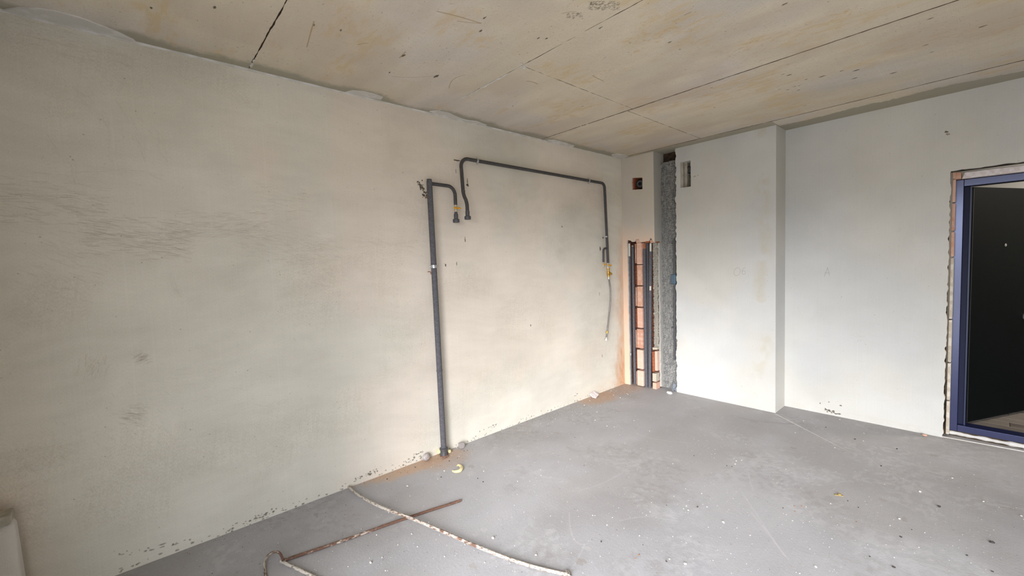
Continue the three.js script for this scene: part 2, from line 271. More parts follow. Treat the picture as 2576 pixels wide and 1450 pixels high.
// floor screed
const texFloor = sheet(2048, 2048, -0.1, -0.7, 5.9, 6.2, (x, z) => {
  const w = fbm(x * 1.2 + 4, z * 1.2, 3), big = fbm(x * 0.8 + w, z * 0.9 + w, 4) - 0.5, mid = fbm(x * 4 + 3 + w * 2, z * 4 + 1, 4) - 0.5, fine = hash(Math.floor(x * 347), Math.floor(z * 331)) - 0.5;
  let c = mix([160, 157, 156], [167, 165, 166], sstep(0.4, 0.6, fbm(x * 1.5 + 8, z * 1.5 + 2, 4)));
  c = shift(c, big * 16 + mid * 12 + fine * 10);
  const chalk = sstep(0.52, 0.72, fbm(x * 3.4 + 61 + w * 3, z * 3.8 + 5, 4)) * sstep(0.42, 0.7, fbm(x * 36 + w * 14, z * 30, 3)); c = mix(c, [196, 195, 195], chalk * 0.3);
  const wear = sstep(0.55, 0.72, fbm(x * 2.6 + 11, z * 3 + 33, 4)) * sstep(0.4, 0.7, fbm(x * 30, z * 34 + 8, 3)); c = mix(c, [128, 122, 116], wear * 0.22);
  // brick dust: a drift beside the riser, another in the corner
  const grain = fbm(x * 26, z * 26, 4), drift = (cx, cz, lx, lz, turn) => { const dx = x - cx, dz = z - cz, a = (dx * Math.cos(turn) + dz * Math.sin(turn)) / lx, b = (-dx * Math.sin(turn) + dz * Math.cos(turn)) / lz; return sstep(1.05, 0.55, Math.hypot(a, b) + (grain - 0.5) * 0.5); };
  c = mix(c, [196, 160, 128], clamp(drift(0.02, 3.02, 0.16, 0.5, 0.1) * (0.45 + 0.5 * grain)));
  c = mix(c, [184, 152, 128], clamp(drift(0.12, 2.76, 0.2, 0.28, 0) * (0.2 + 0.5 * grain)));
  c = mix(c, [184, 144, 112], clamp(drift(0.06, 0.68, 0.24, 0.34, 0) * 0.6));
  c = mix(c, [176, 142, 116], clamp(drift(0.1, 0.25, 0.2, 0.5, 0.1) * 0.4));
  return c;
}, (ctx) => {
  const r = rng(33);
  // chalky rub marks
  for (let i = 0; i < 130; i++) { const x = 0.3 + r() * 3.4, z = r() * 4.2, t = r() * 3; scratches(ctx, [x, z], [x + 0.08 * Math.cos(t), z + 0.08 * Math.sin(t)], 0.03, 6, 0.1, 0.002, '#c9c7c6', 0.22, 500 + i, 0.5); }
  for (const pts of [[[1440, 1236], [1500, 1222], [1565, 1190]], [[1432, 1290], [1440, 1350], [1470, 1370]], [[1470, 1370], [1445, 1420], [1425, 1440]], [[1860, 1230], [1900, 1290], [1960, 1380], [1985, 1410]], [[1890, 1290], [1930, 1340], [1975, 1400]], [[1600, 1090], [1650, 1105], [1740, 1115]], [[1880, 1180], [1888, 1215], [1895, 1235]], [[2200, 1165], [2290, 1215], [2350, 1250]], [[1560, 1310], [1620, 1300], [1690, 1298]], [[2060, 1260], [2090, 1275], [2120, 1270]]]) {
    ctx.globalAlpha = 0.1; line(ctx, pts.map((p) => FL(...p)), 0.012, '#d3d1cf'); ctx.globalAlpha = 0.18; line(ctx, pts.map((p) => FL(p[0] + 1, p[1] + 1)), 0.003, '#d6d4d2');
  }
  ctx.globalAlpha = 0.35; line(ctx, [FL(1860, 1050), FL(1905, 1060), FL(2000, 1068)], 0.03, '#8b8786');
  for (let i = 0; i < 2600; i++) { const x = r() * 4.4, z = -0.4 + r() * 4.9; ctx.globalAlpha = 0.25 + r() * 0.5; spot(ctx, x, z, 0.0012 + r() * 0.003, 0.0012 + r() * 0.003, ['#e2dfda', '#5c5650', '#d8d4ce', '#8a7258'][Math.floor(r() * 4)], i); }
  for (let i = 0; i < 40; i++) { const x = r() * 3.6, z = r() * 4; ctx.globalAlpha = 0.25; spot(ctx, x, z, 0.01 + r() * 0.03, 0.01 + r() * 0.02, ['#7e7063', '#c8c4c0', '#8f8270'][i % 3], i + 9); }
  ctx.globalAlpha = 1;
});
// ceiling concrete: shuttering stains, pores, and a greyer band with a ragged edge along the walls
const texCeil = sheet(2048, 2048, -0.1, -0.7, 5.9, 6.2, (x, z) => {
  const w = fbm(x * 1.1 + 14, z * 1.3, 3), big = fbm(x * 0.7 + w, z * 1.0 + w + 5, 4) - 0.5, str = fbm(x * 2.2 + w * 2, z * 9 + 3, 4) - 0.5, fine = hash(Math.floor(x * 347), Math.floor(z * 331)) - 0.5;
  let c = mix([204, 192, 170], [199, 190, 177], sstep(0.4, 0.62, fbm(x * 1.3 + 2, z * 1.5 + 6, 4)));
  c = shift(c, big * 20 + str * 16 + fine * 12);
  const ochre = sstep(0.53, 0.72, fbm(x * 2.6 + 31, z * 4.6 + 12, 5)); c = mix(c, [198, 174, 134], ochre * (0.12 + 0.5 * sstep(0.4, 0.7, fbm(x * 14, z * 40, 3))));
  const pink = sstep(0.55, 0.7, fbm(x * 1.4 + 51, z * 2 + 2, 4)); c = mix(c, [186, 170, 154], pink * 0.4);
  const greyArea = Math.max(sstep(0.13, 0.05, x + (fbm(z * 3.1, 4, 3) - 0.5) * 0.16 + (grainAt(x, z) - 0.5) * 0.04), sstep(0.05, 0.02, z + (x > 1.66 ? 0.2 : 0.0) + (fbm(x * 2.2, 8, 3) - 0.5) * 0.12 + (grainAt(x, z) - 0.5) * 0.05));  // weight of the greyer band beside the left and back walls, ragged by noise
  return mix(c, [149, 144, 126], greyArea * 0.8);
}, (ctx) => {
  const r = rng(44);
  for (let i = 0; i < 6500; i++) { const x = r() * 4.4, z = -0.35 + r() * 5.4; ctx.globalAlpha = 0.2 + r() * 0.45; spot(ctx, x, z, 0.0015 + r() * r() * 0.007, 0.001 + r() * 0.002, r() < 0.72 ? '#6e5f4a' : (r() < 0.5 ? '#b98f4e' : '#e6dcc6'), i, (r() - 0.5) * 0.5); }
  ctx.globalAlpha = 0.8;
  const pore = (u, v, l, w, col = '#40362a') => { const p = CE(u, v); spot(ctx, p[0], p[1], l, w, col, Math.round(u * 2 + v), 0.05); };
  for (const [u, v, l] of [[2155, 176, 0.022], [2247, 183, 0.02], [2117, 178, 0.014], [2148, 197, 0.018], [1985, 188, 0.016], [1970, 186, 0.01], [2028, 199, 0.012], [2070, 191, 0.02], [1960, 224, 0.008], [1982, 225, 0.014], [2009, 226, 0.013], [1999, 217, 0.012], [2025, 265, 0.01], [1797, 270, 0.012], [2330, 112, 0.016], [2345, 130, 0.01], [2473, 65, 0.02], [1975, 10, 0.014], [2340, 46, 0.012], [1685, 106, 0.014], [1585, 108, 0.006], [1710, 124, 0.008], [1098, 191, 0.03], [1014, 140, 0.022], [1219, 44, 0.014], [1210, 77, 0.014], [1355, 95, 0.012], [1375, 96, 0.012], [1465, 268, 0.012], [1290, 267, 0.01], [380, 20, 0.012], [540, 18, 0.014], [790, 62, 0.012], [858, 75, 0.012], [980, 182, 0.012], [2010, 215, 0.01], [1790, 220, 0.01], [1510, 70, 0.014]]) pore(u, v, l, l * 0.35);
  ctx.globalAlpha = 0.45; for (let i = 0; i < 170; i++) { const u = 1478 + r() * 80, v = 2 + r() * 22; pore(u, v, 0.002 + r() * r() * 0.009, 0.003, '#5c503f'); }
  for (let i = 0; i < 40; i++) pore(1425 + r() * 40, 32 + r() * 14, 0.003 + r() * 0.006, 0.003, '#6b5e4b');
  for (const [a, b, c, k] of [[[1100, 28], [1150, 40], [1210, 58], 0.006], [[1150, 52], [1180, 56], [1208, 58], 0.004], [[1130, 222], [1140, 200], [1170, 188], 0.005], [[985, 192], [1040, 194], [1098, 190], 0.003], [[1325, 205], [1340, 207], [1352, 212], 0.008], [[790, 53], [782, 80], [772, 118], 0.005], [[1005, 145], [1012, 138], [1020, 130], 0.006], [[1722, 38], [1730, 34], [1738, 30], 0.006], [[1415, 33], [1430, 30], [1448, 28], 0.004], [[1490, 190], [1505, 198], [1518, 204], 0.006], [[900, 112], [912, 109], [925, 108], 0.005]]) { ctx.globalAlpha = 0.6; line(ctx, [CE(...a), CE(...b), CE(...c)], k, '#8a6f48'); }
  for (const [u, v, a, b] of [[1650, 90, 0.16, 0.07], [1560, 180, 0.1, 0.035], [1520, 182, 0.08, 0.03], [1900, 110, 0.14, 0.05], [2130, 35, 0.07, 0.04], [1770, 240, 0.1, 0.03], [1760, 290, 0.1, 0.04], [1620, 60, 0.08, 0.03]]) { const p = CE(u, v); for (let i = 0; i < 60; i++) { ctx.globalAlpha = 0.06 + 0.1 * r(); spot(ctx, p[0] + (r() + r() - 1) * a * 1.3, p[1] + (r() + r() - 1) * b * 1.5, a * 0.16 * r(), b * 0.22 * r(), '#b07f36', i + u); } }
  ctx.globalAlpha = 1;
});
function grainAt(x, z) { return fbm(x * 40, z * 40, 3); }
const grit = (n, a, b, f, seed, amp = 14) => sheet(n, n, 0, 0, 0.4, 0.4, (x, y) => shift(mix(a, b, sstep(0.35, 0.65, fbm(x * f + seed, y * f + seed * 2, 4))), (hash(Math.floor(x * n * 2.5) + seed, Math.floor(y * n * 2.5)) - 0.5) * amp));

const bumpPlaster = relief(1024, 1.4, (a, b) => 0.5 + (fbm(a * 9, b * 11, 5) - 0.5) * 0.9 + (fbm(a * 120, b * 120, 2) - 0.5) * 0.16);
const bumpScreed = relief(1024, 1.2, (a, b) => 0.5 + (fbm(a * 8 + 5, b * 8, 5) - 0.5) * 0.7 + (fbm(a * 150, b * 150, 2) - 0.5) * 0.2);
const bumpConcrete = relief(1024, 1.0, (a, b) => 0.5 + (fbm(a * 6 + 5, b * 14, 5) - 0.5) * 0.6 + (fbm(a * 90, b * 120, 2) - 0.5) * 0.25 - sstep(0.78, 0.9, vn(a * 60, b * 60)) * 0.3);
const bumpGrain = relief(256, 0.05, (a, b) => fbm(a * 24, b * 24, 3));

const std = (o) => new THREE.MeshStandardMaterial({ roughness: 0.9, metalness: 0, ...o });
const M = {
  left: std({ map: texLeft, bumpMap: bumpPlaster, bumpScale: 0.0025, roughness: 0.92 }),
  back: std({ map: texBack, bumpMap: bumpPlaster, bumpScale: 0.0022, roughness: 0.9 }),
  floor: std({ map: texFloor, bumpMap: bumpScreed, bumpScale: 0.0018, roughness: 0.62 }),
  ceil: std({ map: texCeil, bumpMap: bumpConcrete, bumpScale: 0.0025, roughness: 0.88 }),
  plain: std({ color: '#c9c4b6', bumpMap: bumpPlaster, bumpScale: 0.002 }),
  joint: std({ color: '#62523f' }),
  mortar: std({ map: grit(256, [186, 181, 168], [168, 160, 144], 40, 3), bumpMap: bumpGrain, bumpScale: 0.002 }),
  greyArea: std({ map: grit(256, [214, 211, 206], [198, 194, 186], 14, 8), bumpMap: bumpGrain, bumpScale: 0.0006 }),
  reveal: std({ color: '#aeaba3', bumpMap: bumpPlaster, bumpScale: 0.0015 }),
  paleEdge: std({ map: grit(256, [214, 206, 190], [190, 178, 158], 40, 5), bumpMap: bumpGrain, bumpScale: 0.002 }),
  rough: std({ map: grit(512, [134, 133, 130], [166, 164, 158], 60, 4, 40), bumpMap: bumpGrain, bumpScale: 0.002, roughness: 0.55 }),
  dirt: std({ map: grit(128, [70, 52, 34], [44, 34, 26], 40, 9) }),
  brick: ['c99a80', 'd3a68e', 'c4937a', 'd8b4a0'].map((h, i) => { const c = new THREE.Color('#' + h), a = [c.r, c.g, c.b].map((v) => Math.pow(v, 1 / 2.2) * 255); return std({ map: grit(256, a, mix(a, [222, 198, 184], 0.4), 34, 11 + i, 22), bumpMap: bumpGrain, bumpScale: 0.0015 }); }),
  redBrick: std({ map: grit(256, [168, 96, 62], [140, 74, 48], 50, 17, 22), bumpMap: bumpGrain, bumpScale: 0.0015 }),
  coreBrick: std({ map: grit(256, [176, 112, 78], [150, 88, 60], 50, 27, 22), bumpMap: bumpGrain, bumpScale: 0.0015 }),
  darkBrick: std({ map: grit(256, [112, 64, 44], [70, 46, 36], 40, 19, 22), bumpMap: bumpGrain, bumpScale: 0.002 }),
  foamPipe: std({ map: grit(256, [92, 91, 95], [82, 80, 84], 120, 23, 16), bumpMap: bumpGrain, bumpScale: 0.0008, roughness: 0.85 }),
  darkPipe: std({ map: grit(256, [74, 71, 71], [62, 60, 61], 90, 29, 14), bumpMap: bumpGrain, bumpScale: 0.0004, roughness: 0.6 }),
  coupling: std({ color: '#4b4a4d', roughness: 0.5 }),
  steel: std({ color: '#c8c9ca', metalness: 0.9, roughness: 0.32 }),
  nickel: std({ color: '#d8d0bc', metalness: 0.85, roughness: 0.3 }),
  brass: std({ color: '#c79a45', metalness: 0.85, roughness: 0.34 }),
  yellow: std({ color: '#e0a01c', roughness: 0.42 }),
  braid: std({ color: '#7d7a76', metalness: 0.6, roughness: 0.45, bumpMap: bumpGrain, bumpScale: 0.0006 }),
  whitePipe: std({ color: '#cfcfc4', roughness: 0.45 }),
  copper: std({ color: '#b0663c', roughness: 0.45 }),
  black: std({ color: '#222124', roughness: 0.5 }),
  boxBlue: std({ color: '#4d616f', roughness: 0.6 }),
  navy: new THREE.MeshPhysicalMaterial({ color: '#1f2345', roughness: 0.2, ior: 2.1, specularColor: '#d8ddff' }),
  navyDark: new THREE.MeshPhysicalMaterial({ color: '#0d1330', roughness: 0.55, specularIntensity: 0.5 }),
  navyLip: std({ color: '#222b48', roughness: 0.4 }),
  leaf: new THREE.MeshPhysicalMaterial({ color: '#070c0d', roughness: 0.6, specularIntensity: 0.12 }),
  foamYellow: std({ color: '#e2d3a2', bumpMap: bumpGrain, bumpScale: 0.002, roughness: 0.95 }),
  foamWhite: std({ color: '#ded9d2', bumpMap: bumpGrain, bumpScale: 0.002, roughness: 0.95 }),
  foamBoard: std({ map: grit(128, [226, 218, 216], [214, 200, 196], 40, 37), roughness: 0.9 }),
  crumbPale: std({ color: '#cbc5bb' }), crumbDark: std({ color: '#38332f' }), crumbBrown: std({ color: '#8a6040' }),
  stone: std({ map: grit(128, [168, 160, 156], [190, 178, 172], 60, 41, 40), bumpMap: bumpGrain, bumpScale: 0.002 }),
  stoneBrown: std({ map: grit(128, [150, 116, 98], [120, 92, 80], 60, 43, 40) }),
  plank: ['#6b625b', '#777069', '#5d554f', '#80776e'].map((c, i) => { const k = new THREE.Color(c), a = [k.r, k.g, k.b].map((v) => Math.pow(v, 1 / 2.2) * 255); return std({ map: sheet(256, 128, 0, 0, 1.2, 0.14, (x, y) => shift(a, (fbm(x * 5 + i * 9, y * 130, 4) - 0.5) * 90), null), roughness: 0.42 }); }),
  white: std({ color: '#d9d8d4' }),
  lamp: std({ color: '#ffffff', emissive: '#fff6e8', emissiveIntensity: 3 }),
};
// reinforcement bars: rust, lime crust
M.rebar = ['rust', 'lime', 'mixed'].map((k, n) => {
  const bias = [0.1, -0.09, 0.02][n];
  return std({ map: sheet(128, 1024, 0, 0, 0.12, 2.2, (x, y) => { const t = sstep(0.4, 0.6, 0.5 * fbm(x * 70 + n * 40, y * 60 + n * 7, 4) + 0.5 * fbm(n * 9, y * 5 + n * 17, 3) - bias), k = sstep(0.55, 0.7, fbm(x * 90 + 7, y * 70 + n * 31, 3)); return shift(mix(mix([102, 72, 57], [184, 175, 162], t), [74, 60, 50], k * 0.6), (hash(Math.floor(x * 1100), Math.floor(y * 500)) - 0.5) * 44); }), bumpMap: bumpGrain, bumpScale: 0.001, roughness: 0.85 });
});

// ---------------------------------------------------------------- the room shell
const H = 2.8, WX = 7.2;
// floor
{
  const g = structure('floor');
  mesh('screed', box(-0.3, WX, -0.2, 0, -0.5, OPEN.z + OPEN.thick), M.floor, g);
  // raised trowel seam running from the corner of the projecting wall into the room
  const a = onFloor(1951, 1042), b = onFloor(2186, 1163), n = 60, pts = []; for (let i = 0; i <= n; i++) { const p = a.clone().lerp(b, i / n); p.x += (fbm(i * 0.3, 2) - 0.5) * 0.006; p.y = -0.002; pts.push(p); }
  mesh('seam', sweep(spline(pts), 160, 6, (s, an, L) => 0.0048 * (1 - 0.6 * s / L)), M.greyArea, g);
  const c = onFloor(2369, 1099.5), d = onFloor(2640, 1149); mesh('edge_profile', bar(V(c.x, 0.001, c.z), V(d.x, 0.001, d.z), 0.0055, 8), M.greyArea, g);
}
// left wall with a wavy upper edge of render
{
  const g = structure('wall_left');
  mesh('render', box(-0.25, 0, 0, H + 0.02, -0.6, OPEN.z + OPEN.thick), M.left, g);
  const fillet = []; for (let i = 0; i <= 90; i++) fillet.push(V(0, H, -0.02 + i / 90 * 5.2));
  mesh('fillet', sweep(spline(fillet), 420, 8, (s) => 0.004 + 0.016 * Math.max(0, fbm(s * 2.3, 6, 4) - 0.32) + 0.004 * fbm(s * 40, 3, 2)), M.greyArea, g);
}
// ceiling: shuttered concrete fields with open joints
{
  const g = structure('ceiling');
  mesh('slab', box(-0.3, WX, H + 0.01, H + 0.25, -0.7, OPEN.z + OPEN.thick), M.joint, g);
  const rows = [[3.94, 5.5], [2.648, 3.94], [1.40, 2.648], [0.052, 1.40], [-0.7, 0.052]], gap = 0.0024;
  rows.forEach(([z0, z1], i) => {
    const cut = i === 2 || i === 3 ? [[-0.3, i === 2 ? 1.05 : 1.0], [i === 2 ? 1.05 : 1.0, 5.8]] : [[-0.3, 5.8]];
    cut.forEach(([x0, x1], k) => {
      const l = x0 + (k ? gap : 0), r = x1 - (cut.length > 1 && !k ? gap : 0), a = z0 + gap, b = z1 - gap, s = i * 5 + k * 3 + 1;
      const pts = [...broken([l, a], [r, a], 0.02, 0.0035, s), ...broken([r, a], [r, b], 0.02, 0.003, s + 1), ...broken([r, b], [l, b], 0.02, 0.0035, s + 2), ...broken([l, b], [l, a], 0.02, 0.003, s + 3)];
      const drop = [0, 0.0015, -0.001, 0.001, 0.004][i] + (k ? 0.0012 : 0);
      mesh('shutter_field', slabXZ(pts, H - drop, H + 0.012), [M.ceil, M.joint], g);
    });
  });
  // cement fins squeezed out of the joints
  const fin = (a, b, r, seed) => { const n = 70, pts = []; for (let i = 0; i <= n; i++) { const p = a.clone().lerp(b, i / n); p.x += (fbm(i * 0.5 + seed, 1, 2) - 0.5) * 0.012; p.z += (fbm(i * 0.5, seed, 2) - 0.5) * 0.012; p.y = H + 0.001; pts.push(p); } mesh('cement_fin', sweep(spline(pts), 220, 7, (s) => r * (0.15 + 1.5 * Math.max(0, fbm(s * 26 + seed * 9, seed, 3) - 0.28))), M.greyArea, g); };
  fin(onCeiling(1316, 165), onCeiling(1105, 278), 0.008, 2); fin(onCeiling(1480, 312), onCeiling(1372, 350), 0.006, 3); fin(onCeiling(640, 150), onCeiling(632, 166), 0.01, 4); fin(onCeiling(1312, 158), onCeiling(1322, 172), 0.014, 5);
  // skim smears lapped from the walls onto the ceiling
  const greyArea = (pts, t, seed) => mesh('render_smear', slabXZ(pts.map((p) => CE(...p)), H - t, H + 0.004, 0.0015), M.greyArea, g);
  greyArea([[2, 24], [40, 17], [90, 18], [140, 26], [200, 42], [250, 60], [300, 80], [335, 97], [345, 107], [305, 101], [200, 72], [100, 48], [40, 33]], 0.006);
  greyArea([[868, 231], [885, 226], [912, 228], [940, 235], [964, 243], [958, 250], [920, 243], [890, 236]], 0.005);
  greyArea([[1080, 279], [1100, 277], [1130, 284], [1155, 296], [1175, 302], [1200, 305], [1225, 314], [1215, 316], [1180, 308], [1140, 299], [1100, 288]], 0.006);
  greyArea([[1376, 351], [1395, 351], [1415, 356], [1445, 366], [1440, 371], [1410, 365], [1385, 357]], 0.005);
  greyArea([[1538, 389], [1555, 386], [1572, 389], [1580, 393], [1562, 402], [1545, 398]], 0.006);
}
// back wall, piece by piece
{
  const g = structure('wall_back');
  const cx = 0.432, nt = 1.765;                                         // outer corner of the left piece, top of the chase
  // left piece: a ragged chase below, a square hole above
  const hole = [BW(1590, 448, 0), BW(1590, 478, 0), BW(1616, 476, 0), BW(1616, 446.5, 0)].map(([x, y]) => [x, y]);
  const L0 = 0.074;
  const pts = [[-0.02, 0], [L0, 0], ...broken([L0, 0.01], [L0 - 0.004, nt + 0.035], 0.025, 0.006, 3, false), ...broken([L0 - 0.004, nt + 0.035], [0.13, nt + 0.03], 0.012, 0.008, 4), ...broken([0.13, nt + 0.015], [0.185, nt + 0.012], 0.012, 0.008, 5), ...broken([0.187, nt + 0.04], [0.248, nt + 0.04], 0.02, 0.004, 6), ...broken([0.25, nt], [cx - 0.06, nt + 0.02], 0.012, 0.012, 7), ...broken([cx - 0.05, nt + 0.05], [cx, nt - 0.02], 0.012, 0.008, 8), [cx, nt - 0.015], [cx, H], [-0.02, H]];
  const cut = [[hole[0], ...broken(hole[0], hole[1], 0.01, 0.005, 1, false), ...broken(hole[1], hole[2], 0.012, 0.003, 2), ...broken(hole[2], hole[3], 0.012, 0.002, 3), ...broken(hole[3], hole[0], 0.012, 0.003, 4)]];
  mesh('render_face', slabXY(pts, cut, -0.022, 0, 0, 1.3), M.back, g);
  mesh('brick_core', slabXY(pts.map(([x, y]) => [x > 0.05 && x < 0.1 && y < nt + 0.036 ? x - 0.042 : x, y]), cut, -0.125, -0.022), M.coreBrick, g);
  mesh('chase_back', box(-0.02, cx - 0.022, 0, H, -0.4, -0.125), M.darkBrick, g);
  // render on the return of that corner, broken back beside the chase
  const ret = [[0.3, 0], [0.3, H], [0.125, H], [0.12, nt], ...broken([0.112, nt], [0.118, 0.0], 0.018, 0.012, 12, false)];
  mesh('corner_render', box(cx - 0.001, cx + 0.0015, nt + 0.0, H, -0.17, -0.001), M.reveal, g); mesh('corner_render', metreUV(slabXY(ret, [], cx - 0.022, cx).rotateY(Math.PI / 2)), M.reveal, g);
  // rough mortar bed left where the chase was broken through to the corner
  {
    const nx = 10, ny = 170, pg = new THREE.PlaneGeometry(0.062, 1.3, nx, ny), p = pg.attributes.position;
    for (let i = 0; i < p.count; i++) p.setZ(i, (fbm(p.getX(i) * 60, p.getY(i) * 90, 3) - 0.5) * 0.028 + 0.012 * vn(p.getX(i) * 190, p.getY(i) * 260));
    pg.computeVertexNormals(); mesh('mortar_bed', pg.translate(0.385, 0.48 + 0.65, -0.105), M.mortar, g);
  }
  // hollow bricks seen in the chase
  const brick = (u0, u1, v0, v1, z0, z1, m, tilt = 0) => { const a = onBack(u0, v0, z1), b = onBack(u1, v1, z1), h = Math.abs(a.y - b.y), w = b.x - a.x; const k = new RoundedBoxGeometry(w, h, z1 - z0, 1, 0.004); const o = mesh('brick', metreUV(k), m, g); o.position.set((a.x + b.x) / 2, (a.y + b.y) / 2, (z0 + z1) / 2); o.rotation.z = tilt; return o; };
  [[1601, 1614.4, 612, 665], [1602, 1615.2, 667, 718.5], [1602.6, 1616, 721, 772.5], [1602.5, 1616.6, 775, 826], [1602, 1617.3, 828, 877.5], [1602.3, 1617.8, 880, 930], [1602.8, 1618.6, 932, 973]].forEach(([a, b, c, d], i) => {
    brick(a, b, c, d, -0.13, -0.008 - (i % 3) * 0.004, M.brick[[1, 0, 0, 1, 2, 3, 3][i]], (i % 2 ? 1 : -1) * 0.004);
    brick(b + 0.2, b + 2.6, c + 1, d - 1, -0.13, -0.07, M.redBrick); brick(a - 4.5, a - 0.4, c + 2, d - 2, -0.13, -0.08 - (i % 2) * 0.02, i % 2 ? M.redBrick : M.brick[0]);
  });
  brick(1600, 1611.4, 602.5, 611.5, -0.12, -0.012, M.brick[2]);
  for (const [c, d] of [[612, 700], [702, 790], [792, 880], [882, 966]]) brick(1578.6, 1580.6, c, d, -0.13, -0.05, M.redBrick);
  brick(1640, 1645.8, 885, 936, -0.13, -0.055, M.redBrick); brick(1646.6, 1653.6, 884, 934, -0.13, -0.065, M.brick[3]); brick(1641, 1650, 939.5, 961.5, -0.13, -0.045, M.paleEdge); brick(1641.5, 1651, 963, 983, -0.13, -0.04, M.brick[1]); brick(1641, 1653, 874, 881.5, -0.13, -0.05, M.paleEdge, 0.12);
  brick(1635, 1644, 604, 611, -0.12, -0.02, M.brick[0], 0.1); brick(1622, 1633, 606, 610.5, -0.12, -0.02, M.redBrick, 0.15); brick(1580, 1586, 607, 612, -0.12, -0.04, M.darkBrick); brick(1591, 1596, 741, 772, -0.13, -0.07, M.redBrick);
  brick(1590.6, 1594.6, 449, 477, -0.12, -0.02, M.redBrick);            // the broken brick inside the square hole
  // bare sprayed concrete between the two rendered faces
  {
    const nodule = (x, y) => { const i = Math.floor(x), j = Math.floor(y); let d = 9; for (let a = -1; a < 2; a++) for (let b = -1; b < 2; b++) { const px = i + a + hash(i + a + 40, j + b + 90), py = j + b + hash(i + a + 7, j + b + 151); d = Math.min(d, (px - x) ** 2 + (py - y) ** 2); } return Math.max(0, 1 - d * 2.5); };
    const w = 0.27, h = 2.68, nx = 76, ny = 740, pg = new THREE.PlaneGeometry(w, h, nx, ny), p = pg.attributes.position;
    for (let i = 0; i < p.count; i++) {
      const x = p.getX(i), y = p.getY(i), k = nodule(x * 72 + 1.2 * fbm(x * 25, y * 25, 2) + 20, y * 62 + 90), crack = sstep(0.012, 0.0, Math.abs(y + 0.905 - x * 0.22 + 0.01 * fbm(x * 40, 3)));
      p.setZ(i, 0.024 * k * (0.5 + vn(x * 40, y * 37)) + 0.012 * (fbm(x * 26, y * 22, 3) - 0.5) + 0.014 * (fbm(x * 3, y * 4, 2) - 0.5) - 0.014 * crack);
      if (Math.abs(y - h / 2) < 1e-4) p.setY(i, y - 0.1 * sstep(-0.12, 0.12, x) * fbm(x * 30, 4, 2) - 0.02 * vn(x * 90, 1));
    }
    pg.computeVertexNormals(); mesh('bare_concrete', pg.translate(0.425 + w / 2, h / 2 + 0.01, -0.178), M.rough, g);
    mesh('concrete_core', box(0.41, 0.7, 0, 2.66, -0.42, -0.185), M.rough, g);
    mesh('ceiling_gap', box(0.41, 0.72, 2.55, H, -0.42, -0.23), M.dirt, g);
  }
  // projecting render face with a broken left edge and a tall hole
  const h2 = [BW(1711, 409), BW(1712, 473), BW(1738, 469.5), BW(1737, 403.5)];
  const col = [...broken([0.632, 0.0], [0.652, H], 0.012, 0.012, 31), [0.652, H], [1.651, H], [1.651, 0.0]];
  mesh('render_face', slabXY(col, [[h2[0], ...broken(h2[0], h2[1], 0.012, 0.005, 5, false), ...broken(h2[1], h2[2], 0.012, 0.003, 6), ...broken(h2[2], h2[3], 0.012, 0.003, 7), ...broken(h2[3], h2[0], 0.012, 0.004, 8)]], -0.5, -0.104, 0, 2.6), M.back, g);
  { // rough sides and ribs in the tall hole
    const rib = (x0, x1, z0, z1, seed) => { const r = new THREE.BoxGeometry(x1 - x0, 0.36, z1 - z0, 4, 40, 6), p = r.attributes.position; for (let i = 0; i < p.count; i++) { const k = fbm(p.getX(i) * 90 + seed, p.getY(i) * 40 + p.getZ(i) * 30, 3) - 0.5; p.setX(i, p.getX(i) + k * 0.014); p.setZ(i, p.getZ(i) + k * 0.02); } r.computeVertexNormals(); mesh('concrete_rib', metreUV(r).translate((x0 + x1) / 2, 2.487, (z0 + z1) / 2), M.mortar, g); };
    rib(0.685, 0.722, -0.3, -0.125, 3); rib(0.718, 0.75, -0.3, -0.165, 9); mesh('hole_back', box(0.68, 0.85, 2.3, 2.68, -0.32, -0.24), M.rough, g);
  }
  // recessed face with the door opening
  const E = 2.806, T = 2.186, R = 3.86;
  const face = [[1.63, 0], ...broken([E - 0.008, 0.0], [E, T], 0.012, 0.009, 41), ...broken([E, T], [R, T + 0.004], 0.02, 0.006, 42), ...broken([R, T], [R, 0], 0.03, 0.005, 43), [R, 0], [WX, 0], [WX, H], [1.63, H]];
  mesh('render_face', slabXY(face, [], -0.425, -0.39), M.back, g);
  mesh('wall_core', slabXY([[1.5, 0], [2.794, 0], [2.794, 2.205], [3.87, 2.205], [3.87, 0], [WX, 0], [WX, H], [1.5, H]], [], -0.64, -0.425), M.dirt, g);
  // masonry left bare round the frame
  for (const [a, b] of [[1.50, 1.70], [1.71, 1.93], [1.94, 2.12], [2.13, 2.18]]) mesh('brick', rbox(2.8135, 2.833, a, b, -0.52, -0.44 + (a > 1.8 ? 0.006 : 0.002), 0.004), M.brick[(a * 10 | 0) % 3], g);
  for (const [a, b] of [[0.02, 0.3], [0.31, 0.62], [0.63, 0.98], [0.99, 1.49]]) mesh('block', rbox(2.8125 + 0.003 * (a % 0.2), 2.833, a, b, -0.52, -0.438, 0.005), M.paleEdge, g);
  mesh('brick', rbox(2.8135, 2.862, 2.122, 2.176, -0.6, -0.45, 0.005), M.brick[0], g);
  mesh('foam_strip', slabXY([...broken([2.864, 2.124], [3.84, 2.122], 0.015, 0.002, 51), ...broken([3.84, 2.172], [2.864, 2.172], 0.015, 0.002, 52)], [], -0.6, -0.47, 0.003), M.foamBoard, g);
  mesh('foam_bead', sweep(spline(Array.from({ length: 24 }, (_, i) => V(2.825 + i * 0.0445, 0.022, -0.502 + (fbm(i * 0.7, 5) - 0.5) * 0.016))), 150, 10, (s) => 0.015 + 0.016 * (fbm(s * 20, 8, 4) - 0.5)), M.foamWhite, g);
}
